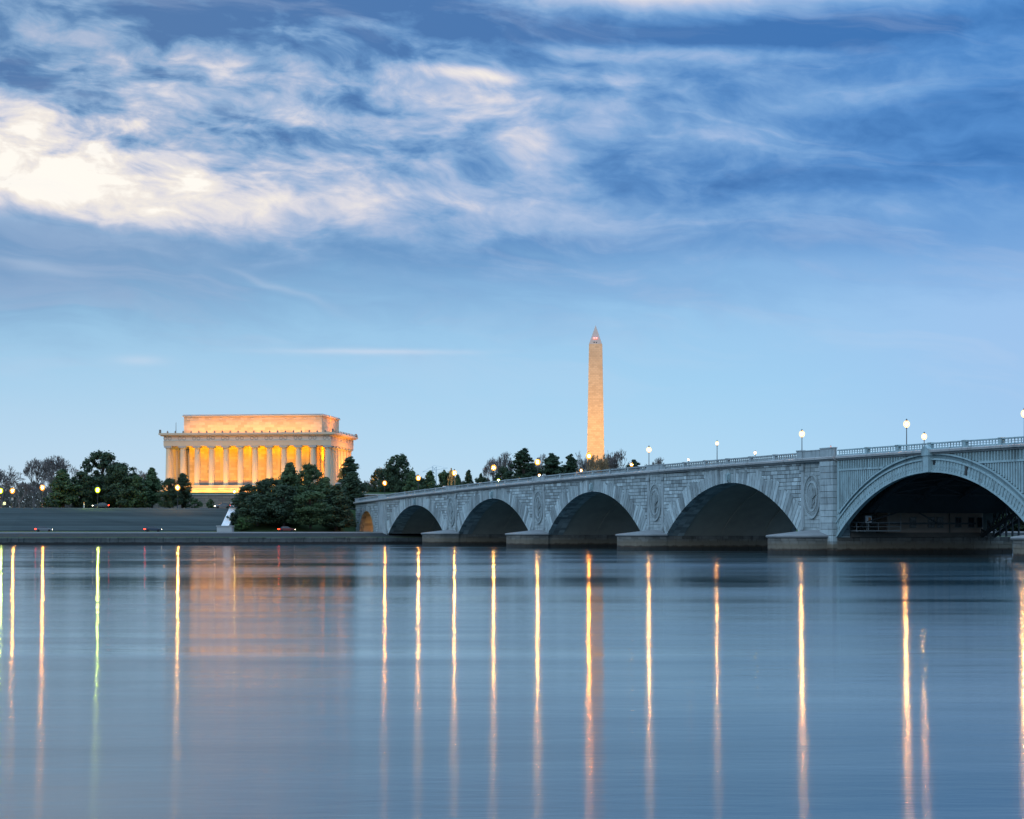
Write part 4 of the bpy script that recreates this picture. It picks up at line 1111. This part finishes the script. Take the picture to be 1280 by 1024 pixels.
# ------------------------------------------------------------------ trees
def crown_mesh(seed, H, Wd, kind):
    """leafy crown of unit layout: height H, half width Wd"""
    r = random.Random(seed); b = MB(); clumps = []
    base = .05 * H if kind != 'pine' else .12 * H
    n = 150 if kind != 'bush' else 44
    for i in range(n):
        u = r.random(); z = base + (H - base) * u ** .85
        hfrac = (z - base) / (H - base)
        if kind == 'round': env = math.sqrt(max(0, 1 - ((hfrac - .42) / .62) ** 2))
        elif kind == 'cone': env = (1 - hfrac) ** .62 * (.9 + .2 * math.sin(9 * hfrac + seed))
        elif kind == 'pine': env = (1.0 - .8 * hfrac) * (.55 + .55 * abs(math.sin(5.5 * hfrac + seed)))
        else: env = math.sqrt(max(0, 1 - ((hfrac - .1) / .92) ** 2))
        ang = r.uniform(0, 2 * PI); env *= 1 + .20 * math.sin(2 * ang + seed + 4 * hfrac) + .13 * math.sin(5 * ang + seed * 2 - 7 * hfrac)
        rad = Wd * max(env, .12) * (r.random() ** .5) * r.uniform(.70, 1.05)
        cs = Wd * r.uniform(.13, .32) * (1.1 - .55 * hfrac)
        if kind == 'pine': cs *= .85
        if kind in ('pine', 'round') and hfrac > .5: z -= (.55 if kind == 'pine' else .35) * rad
        clumps.append((rad * math.cos(ang), rad * math.sin(ang), z, cs))
    if kind in ('pine', 'cone'):
        for q in range(5): clumps.append((r.uniform(-.3, .3), r.uniform(-.3, .3), H * (.90 + .03 * q), Wd * (.16 - .02 * q)))
    ls = .46 if kind != 'bush' else .26
    for cx_, cy_, cz_, cs in clumps:
        t0 = r.uniform(.1, .9); flat = .75 if kind != 'pine' else .42
        m_ = int(60 + 36 * (cs / 1.6) ** 2); m_ = min(m_, 150)
        for q in range(m_):
            d = Vector((r.gauss(0, 1), r.gauss(0, 1), r.gauss(0, 1))).normalized()
            rr = cs * (r.uniform(.35, 1.05) if r.random() < .8 else r.uniform(1.0, 1.5))
            p = Vector((cx_ + d.x * rr, cy_ + d.y * rr, cz_ + d.z * rr * flat))
            if p.z < .3: continue
            nn = (d + Vector((r.uniform(-.7, .7), r.uniform(-.7, .7), r.uniform(-.3, .9)))).normalized()
            u_ = nn.orthogonal().normalized(); w_ = nn.cross(u_); a_ = r.uniform(0, PI)
            u_, w_ = u_ * math.cos(a_) + w_ * math.sin(a_), w_ * math.cos(a_) - u_ * math.sin(a_)
            s_ = ls * r.uniform(.4, 1.0)
            b.face([p - u_ * s_, p - w_ * s_ * .55, p + u_ * s_, p + w_ * s_ * .55], min(1, max(0, t0 + r.uniform(-.25, .25))))
    return b, clumps
TV = {}
KM = {'round': 'leaf_dark', 'cone': 'leaf_mid', 'pine': 'needle', 'bush': 'leaf_bright'}
def tree_meshes(kind, var):
    if (kind, var) in TV: return TV[(kind, var)]
    H, Wd = {'round': (14, 6.5), 'cone': (14, 4.6), 'pine': (15, 5.5), 'bush': (3, 1.9)}[kind]
    b, cl = crown_mesh(var * 31 + len(kind), H, Wd, kind)
    t = MB(); t.tube((0, 0, -1), (0, 0, H * .5), H * .028, H * .018, 8); t.tube((0, 0, H * .5), (0, 0, H * .86), H * .018, .05, 6)
    for cx_, cy_, cz_, cs in cl[::3]:
        t.tube((0, 0, max(.3, cz_ * .6)), (cx_ * .9, cy_ * .9, cz_), H * .008, .03, 5)
    TV[(kind, var)] = (b, t.data('trunk', M['bark'], fix=False), H, Wd, {}); return TV[(kind, var)]
def leafy(px, top, wpx, D, kind, var, label, leaf=None, base=None, group=None, name=None):
    b, tm, H, Wd, cache = tree_meshes(kind, var)
    x, y = at(px, D); zb = base if base is not None else 10.2; zh = zat(top, D) - zb
    half = wpx * D / 2489.0 / 2 * {'pine': 1.45, 'cone': 1.15, 'round': 1.08, 'bush': 1}[kind]
    mname = leaf or KM[kind]
    if mname not in cache: cache[mname] = b.data('crown', M[mname], fix=False)
    sc = (half / Wd, half / Wd, zh / (H * 1.03))
    nm = name or {'round': 'broadleaf_tree', 'cone': 'evergreen_tree', 'pine': 'pine_tree', 'bush': 'shrub'}[kind]
    t = thing(nm, label, 'shrub' if kind == 'bush' else 'tree', (x, y, zb), rnd.uniform(0, 6.28), group)
    t.scale = sc; t.rotation_euler = (0, 0, 0)
    rz = rnd.uniform(0, 6.28)
    link('trunk', tm, t, rz=rz); link('crown', cache[mname], t, rz=rz)
    return t
BV = {}
def bare_mesh(seed):
    if seed in BV: return BV[seed]
    r = random.Random(seed * 7 + 3); T = MB(); B = MB()
    def grow(p, d, L, rad, lv):
        q = p + d * L
        tgt = T if lv < 2 else B
        tgt.tube(p, q, rad, rad * .68, 6 if lv < 2 else 3, r.uniform(.8, 1.2))
        if lv >= 7: return
        nb_ = 3 if lv in (1, 2, 4, 6) else (4 if lv == 0 else r.choice([2, 3]))
        for i in range(nb_):
            ax = d.orthogonal().normalized(); ax.rotate(Matrix.Rotation(r.uniform(0, 2 * PI), 3, d) @ Matrix.Identity(3))
            nd = d.copy(); nd.rotate(Matrix.Rotation(r.uniform(.25, .62), 3, ax)); nd.z += .10; nd.normalize()
            grow(p + d * L * r.uniform(.75, 1.0), nd, L * r.uniform(.64, .84), max(rad * .56, .026), lv + 1)
    grow(Vector((0, 0, -.5)), Vector((0, 0, 1)), 3.0, .26, 0)
    zs = max(v[2] for v in B.v); ws = sorted(abs(v[0]) for v in B.v)[int(len(B.v) * .97)]
    BV[seed] = (T.data('trunk', M['twig'], fix=False), B, zs, ws, {}); return BV[seed]
def bare(px, top, wpx, D, seed, label, m='twig', group='bare trees beyond the bank', base=10.2):
    tm, B, H, Wd, cache = bare_mesh(seed)
    if m not in cache: cache[m] = B.data('crown', M[m], fix=False)
    x, y = at(px, D); zh = zat(top, D) - base; half = wpx * D / 2489.0 / 2
    t = thing('bare_tree', label, 'tree', (x, y, base), 0, group); t.scale = (half / Wd, half / Wd, zh / H)
    rz = rnd.uniform(0, 6.28); link('trunk', tm, t, rz=rz); link('crown', cache[m], t, rz=rz); return t

GL = 'trees on the bank left of the memorial'; GM = 'trees below the memorial'; GB = 'trees behind the bridge'
bare(2, 581, 40, 640, 1, 'leafless tree at the left edge of the photo', group=GL)
bare(24, 600, 40, 600, 2, 'low leafless tree between the two leftmost lamps', group=GL)
bare(42, 571, 48, 650, 3, 'tall leafless purplish tree behind the large orange lamp', group=GL)
bare(60, 588, 44, 620, 5, 'leafless tree left of the pale green tree', group=GL)
bare(75, 568, 42, 670, 4, 'leafless rounded tree behind the mid green tree', group=GL)
bare(176, 584, 40, 690, 1, 'faint leafless tree top between two dark trees', group=GL)
leafy(79, 587, 46, 585, 'cone', 1, 'mid green tree left of the biggest dark tree', group=GL)
leafy(103, 588, 40, 590, 'round', 2, 'dark tree filling the left shoulder of the biggest tree', group=GL)
leafy(128, 561, 66, 600, 'round', 1, 'biggest dark rounded tree left of the memorial', group=GL)
leafy(150, 578, 52, 592, 'round', 3, 'dark tree forming the right shoulder of the biggest tree', group=GL)
leafy(172, 594, 36, 590, 'cone', 2, 'low green tree left of the memorial column row', group=GL)
leafy(190, 585, 34, 600, 'cone', 3, 'dark pointed tree just left of the memorial', group=GL)
leafy(212, 597, 30, 584, 'round', 4, 'dark tree covering the lower left corner of the memorial', group=GL)
leafy(228, 592, 34, 588, 'cone', 1, 'pointed dark tree behind the amber lamp', 'leaf_dark', group=GL)
leafy(60, 622, 26, 575, 'bush', 1, 'low shrub beneath the leafless trees', 'leaf_dark', group=GL)
leafy(243, 624, 22, 600, 'bush', 2, 'shrub against the terrace wall', 'leaf_mid', group=GL)
leafy(263, 624, 12, 606, 'bush', 3, 'small shrub against the middle of the terrace wall', 'leaf_mid', group=GL)
leafy(303, 615, 34, 566, 'cone', 2, 'short tree beside the yellow lamp below the memorial steps', 'leaf_dark', group=GM)
leafy(312, 605, 40, 572, 'round', 4, 'dark tree left of centre in the clump below the memorial', group=GM, base=9)
leafy(334, 597, 46, 566, 'round', 3, 'dark tree in the middle of the clump below the memorial', group=GM, base=7)
leafy(362, 579, 42, 580, 'cone', 3, 'left one of two tall trees before the memorial columns', 'leaf_mid', group=GM)
leafy(387, 578, 40, 578, 'round', 2, 'right one of two tall trees before the memorial columns', 'leaf_mid', group=GM)
leafy(406, 597, 44, 572, 'cone', 1, 'green tree below the right corner of the memorial', group=GM, base=7)
leafy(355, 604, 60, 558, 'round', 1, 'broad dark tree low in the clump on the bank', group=GM, base=5)
leafy(388, 612, 56, 556, 'round', 4, 'broad tree low in the clump right of the broadest one', 'leaf_mid', group=GM, base=5)
leafy(322, 617, 50, 556, 'round', 2, 'dark spreading tree above the round green shrub', group=GM, base=5.5)
leafy(420, 606, 50, 560, 'cone', 2, 'dark green tree low beside the bridge end', 'leaf_dark', group=GM, base=4.5)
leafy(437, 571, 38, 640, 'pine', 3, 'open dark tree before the right end of the memorial', 'leaf_dark', group=GM)
leafy(440, 590, 44, 600, 'cone', 3, 'dense tree touching the left end of the bridge', 'leaf_dark', group=GM, base=8)
leafy(292, 641, 18, 556, 'bush', 3, 'dark shrub beside the pale sloping cheek wall', 'leaf_dark', group=GM, base=5.2)
leafy(302, 649, 24, 552, 'bush', 1, 'round bright green shrub on the lawn below the dark trees', group=GM, base=3.8)
leafy(425, 620, 30, 566, 'round', 3, 'low dark tree tight against the bridge end wall', group=GM, base=4.2)
leafy(497, 567, 50, 660, 'round', 3, 'large dark tree behind the left end of the bridge', group=GB)
leafy(477, 583, 36, 680, 'round', 1, 'lower dark tree left of the large one behind the bridge end', group=GB)
leafy(515, 589, 28, 640, 'cone', 1, 'green tree right of the large dark tree behind the bridge end', group=GB)
leafy(537, 589, 30, 700, 'cone', 2, 'rounded green tree left of the distant crane', group=GB)
leafy(556, 587, 28, 720, 'round', 4, 'green tree just left of the bronze horse', 'leaf_mid', group=GB)
leafy(527, 596, 40, 760, 'round', 2, 'low dark tree behind the large tree right of the bridge end', group=GB)
leafy(566, 598, 44, 780, 'round', 3, 'low wide tree behind the bronze horse and rider', group=GB)
leafy(602, 594, 30, 770, 'round', 1, 'low dark tree behind the small cedar', group=GB)
leafy(662, 580, 60, 760, 'round', 4, 'broad dark tree filling the gap between the pines', group=GB)
leafy(704, 580, 50, 770, 'round', 1, 'broad dark tree low between the pines left of the obelisk', group=GB)
leafy(572, 594, 18, 700, 'cone', 3, 'small pale tree just right of the bronze horse', 'leaf_mid', group=GB)
leafy(586, 588, 20, 720, 'cone', 1, 'small pointed tree standing alone right of the bronze horse', 'leaf_dark', group=GB)
leafy(601, 592, 14, 700, 'cone', 2, 'small dark cedar at the left foot of the leafless trees', 'leaf_dark', group=GB)
bare(614, 570, 34, 700, 3, 'leafless purplish tree left of the pines', group=GB)
bare(634, 564, 36, 740, 2, 'leafless tree rising just behind the pines', group=GB)
leafy(630, 582, 30, 690, 'round', 2, 'low dark tree between lamps behind the second arch', group=GB)
leafy(655, 561, 46, 670, 'pine', 1, 'tallest dark pine left of the large orange lamp', group=GB)
leafy(690, 567, 44, 670, 'pine', 2, 'dark pine right of the large orange lamp', group=GB)
leafy(713, 568, 32, 680, 'pine', 3, 'spreading pine left of the obelisk', group=GB)
bare(680, 566, 40, 760, 5, 'leafless crown showing above the dark pines', group=GB)
bare(731, 563, 32, 760, 1, 'leafless tree just left of the obelisk', group=GB)
bare(751, 567, 30, 740, 4, 'leafless tree coloured as lit gold before the foot of the obelisk', 'twig_lit_gold', group=GB)
bare(772, 560, 42, 780, 3, 'rounded leafless tree right of the obelisk', group=GB)
bare(764, 566, 34, 790, 5, 'second rounded leafless tree touching the obelisk', group=GB)
leafy(792, 575, 38, 720, 'pine', 2, 'low green pine left of the white post lamp', group=GB)
bare(825, 571, 34, 900, 2, 'small leafless crown right of the white post lamp', group=GB)
bare(744, 582, 36, 700, 5, 'low thicket tree coloured as lit gold right at the obelisk foot', 'twig_lit_gold', group=GB)
for i_, (X_, lab) in enumerate([(146, 'dark bank tree seen through the right of the draw arch'), (160, 'second dark bank tree low behind the right end of the bascule pier'), (173, 'dark bank tree beyond the rightmost cutwater'), (187, 'dark bank tree farther right beyond the draw span'), (132, 'dark bank tree hidden behind the bascule house'), (203, 'dark bank tree farthest right beyond the bridge')]):
    D_ = yb(X_) + 31; leafy(640 + X_ * 2489 / D_, 612, 84, D_, 'round', i_ % 4 + 1, lab, 'leaf_dark', base=3.4, group='trees on the bank beyond the draw span')

# far-off leafless woodland closing the gaps low behind the trees
def far_wood():
    r = random.Random(5); b = MB()
    for px0, px1, top, D in ((-60, 205, 606, 860), (455, 650, 600, 900), (650, 850, 588, 1000)):
        n = int((px1 - px0) * 34)
        for i in range(n):
            px = r.uniform(px0, px1); D_ = D + r.uniform(-25, 25); x, y = at(px, D_)
            hz = zat(top + 4 * math.sin(px * .13) + 3 * math.sin(px * .37 + 1), D_) - 10.5
            z = 9.5 + hz * r.random() ** 1.1
            l = r.uniform(.8, 2.4); a_ = r.uniform(-.6, .6)
            p = Vector((x, y, z)); q = p + Vector((l * math.sin(a_), r.uniform(-.5, .5), l * math.cos(a_))); w_ = Vector((r.uniform(.4, 1.0), 0, r.uniform(-.2, .2)))
            b.face([p, p + w_, q], r.uniform(.6, 1.3))
    o = b.build('far_wood', mat('far_wood_twigs', (.085, .08, .07), .9, .3, .2, tone=True), fix=False)
    tag(o, 'hazy leafless woodland far behind the nearer trees', 'woodland', kind='stuff')
far_wood()

# ------------------------------------------------------------------ bronze riders
def horse_rider(parent):
    me = bpy.data.meshes.new('figure')
    V = []; E = []; Rr_ = []
    def v(x, y, z, r): V.append((x, y, z)); Rr_.append(r); return len(V) - 1
    def chain(first, pts):
        p = first
        for q in pts: i = v(*q); E.append((p, i)); p = i
        return p
    pelvis = v(-1.0, 0, 2.7, .62)
    chest = chain(pelvis, [(0, 0, 2.6, .66), (.95, 0, 2.75, .66)])
    neck = chain(chest, [(1.45, 0, 3.5, .40), (1.7, 0, 4.1, .30)]); chain(neck, [(2.1, 0, 3.95, .24), (2.45, 0, 3.6, .16)]); chain(neck, [(1.7, 0, 4.42, .07)])
    for y in (-.38, .38):
        chain(chest, [(1.05, y, 2.0, .30), (1.15 if y < 0 else 1.5, y, 1.25, .16), (1.1 if y < 0 else 1.55, y, .65, .12), (1.15 if y < 0 else 1.35, y, .12, .17)])
        chain(pelvis, [(-1.05, y, 2.0, .36), (-.85 if y < 0 else -.6, y, 1.4, .2), (-1.25 if y < 0 else -1.0, y, .85, .13), (-1.1 if y < 0 else -.85, y, .12, .17)])
    chain(pelvis, [(-1.6, 0, 2.8, .18), (-1.85, 0, 2.2, .2), (-1.8, 0, 1.4, .1)])
    seat = v(-.1, 0, 3.3, .36); E.append((1, seat))
    sh = chain(seat, [(-.05, 0, 3.9, .34), (-.05, 0, 4.35, .36)]); chain(sh, [(0, 0, 4.75, .13), (.02, 0, 5.05, .24), (.02, 0, 5.25, .14)])
    for y in (-1, 1):
        chain(seat, [(.2, y * .55, 3.0, .24), (.45, y * .78, 2.5, .17), (.25, y * .8, 1.85, .12), (.45, y * .82, 1.75, .1)])
        chain(sh, [(-.02, y * .48, 4.25, .17), (.15, y * .62, 3.75, .13), (.6, y * .38, 3.55, .09)])
    me.from_pydata(V, E, [])
    bm = bmesh.new(); bm.from_mesh(me); bm.verts.layers.skin.verify(); bm.to_mesh(me); bm.free()
    o = bpy.data.objects.new('rider_and_horse', me); C.objects.link(o); o.parent = parent
    sk = o.modifiers.new('skin', 'SKIN'); sk.use_smooth_shade = True
    for i, r_ in enumerate(Rr_): me.skin_vertices[0].data[i].radius = (r_, r_)
    me.skin_vertices[0].data[0].use_root = True
    sb = o.modifiers.new('sub', 'SUBSURF'); sb.levels = 2; sb.render_levels = 2
    me.materials.append(M['bronze']); return o
def statue(px, D, zb, rz, label, sc=1.0, ph=1.4):
    x, y = at(px, D); t = thing('equestrian_statue', label, 'statue', (x, y, zb), rz, 'gilded bronze equestrian statues')
    b = MB(); b.box(-2.3, 2.3, -1.3, 1.3, 0, ph); b.box(-2.5, 2.5, -1.5, 1.5, ph + .003, ph + .3); b.build('pedestal', M['white_stone'], t)
    # body built as one continuous metaball-like skinned surface
    o = horse_rider(t); o.location = (0, 0, ph + .3); return t

statue(564, 575, 10.3, R(-60), 'gilded bronze horse and rider behind the bridge parapet by an amber lamp', ph=5.9)
statue(426, 640, 10.3, R(-80), 'bronze horse and rider half hidden in trees before the memorial end', ph=8.3)

# ------------------------------------------------------------------ distant crane
cx_, cy_ = at(543, 1500)
cr = thing('tower_crane', 'faint pale tower crane far off between the trees', 'crane', (cx_, cy_, 12))
b = MB(); H_ = zat(583.5, 1500) - 12
for dx in (-1.5, 1.5):
    b.tube((dx, 0, 0), (dx, 0, H_), .3, .3, 4)
for k in range(12):
    z_ = H_ * k / 12; b.tube((-1.5, 0, z_), (1.5, 0, z_ + H_ / 12), .2, .2, 4); b.tube((1.5, 0, z_), (-1.5, 0, z_ + H_ / 12), .2, .2, 4)
b.build('mast', M['crane'], cr)
b = MB(); b.tube((-9, 0, H_ - 4), (10, 0, H_ - 1), .15, .15, 4); b.tube((-9, 0, H_ - 4), (0, 0, H_ + 1), .1, .1, 3); b.tube((10, 0, H_ - 1), (0, 0, H_ + 1), .1, .1, 3)
b.build('jib', M['crane'], cr)

# ------------------------------------------------------------------ small signs by the upper road
x, y = at(5.5, 560); t = thing('road_sign', 'small white sign at the left edge above the steps', 'sign', (x, y, 9.95))
b = MB(); b.box(-.4, .4, -.03, .03, .9, 1.7); b.build('panel', M['sign_white'], t); b = MB(); b.tube((0, .05, 0), (0, .05, 1.6), .04, .04, 6); b.build('post', M['iron'], t)
x, y = at(15.6, 556); t = thing('road_sign', 'small grey square sign on the orange lamp post at the left edge', 'sign', (x + .02, y - .35, 12.1))
b = MB(); b.box(-.33, .33, -.03, .03, 0, .66); b.build('panel', M['sign_back'], t)
x, y = at(105, 570); t = thing('marker_post', 'slim pale marker post before the biggest dark tree', 'post', (x, y, 9.9))
b = MB(); b.box(-.09, .09, -.09, .09, 0, 1.5); b.build('shaft', M['sign_white'], t); b = MB(); b.box(-.1, .1, -.1, .1, 1.503, 1.9); b.build('top_band', mat('orange_band', (.7, .3, .08), .6), t)

# ------------------------------------------------------------------ cars on the two roads
def car(px, off, z, label, paint, flip):
    x = (px - 640) * 535 / 2489.0; y = yb(x) + off
    ang = math.atan2(yb(x + 1) - yb(x), 1) + (PI if flip else 0)
    t = thing('car', label, 'car', (x, y, z), ang, 'cars driving along the riverside roads')
    body = [(-2.25, .45), (-2.25, .78), (-2.0, .95), (-1.15, 1.0), (-.95, 1.0), (1.05, .98), (2.0, .84), (2.25, .66), (2.25, .4), (1.75, .3), (-1.75, .3)]
    b = MB(); b.prism(body, -.88, .88, 'y'); o = b.build('body', paint, t)
    bv = o.modifiers.new('bevel', 'BEVEL'); bv.width = .06; bv.segments = 2
    b = MB(); cab = [(-1.75, .98), (-1.25, 1.42), (.25, 1.45), (1.1, .98)]
    n0 = len(cab)
    pts0 = [(p[0], -.80 if p[1] < 1.1 else -.66, p[1]) for p in cab]; pts1 = [(p[0], -q[1], p[1]) for p, q in zip(cab, pts0)]
    b.face(pts0); b.face(list(reversed(pts1)))
    for k in range(n0): j = (k + 1) % n0; b.face([pts0[k], pts0[j], pts1[j], pts1[k]])
    b.build('cabin_glass', M['car_glass'], t)
    b = MB(); b.box(-1.2, .22, -.64, .64, 1.43, 1.49); b.build('roof', paint, t)
    for wx in (-1.4, 1.4):
        for wy in (-.8, .8):
            b = MB()
            n = 16; poly = [(wx + .33 * math.cos(2 * PI * i / n), .33 + .33 * math.sin(2 * PI * i / n)) for i in range(n)]
            b.prism(poly, wy - .11, wy + .11, 'y'); b.build('wheel', M['tyre'], t)
    for wy in (-.66, .66):
        b = MB(); b.box(-2.3, -2.0, wy - .23, wy + .235, .62, .86); b.build('taillight', M['red_lens'], t)
        b = MB(); b.box(2.12, 2.28, wy - .2, wy + .2, .55, .7); b.build('headlight', M['white_lens'], t)
pd = mat('dark_car_paint', (.03, .04, .06), .25, .05, 1, spec=.6); ps = mat('silver_car_paint', (.14, .15, .16), .3, .05, 1, spec=.6); pr = mat('red_car_paint', (.12, .02, .02), .3, .05, 1, spec=.6)
car(62, 20, 3.32, 'grey car on the lower road below the large orange lamp', ps, False)
car(190, 20, 3.32, 'dark car on the lower road left of the white cheek wall', pd, False)
car(352, 20, 3.32, 'dark red car on the lower road before the dark trees', pr, False)
car(98, 53.5, 10.05, 'dark car on the road atop the river steps', pd, True)
car(252, 53.5, 10.05, 'grey car on the upper road before the terrace wall', ps, True)
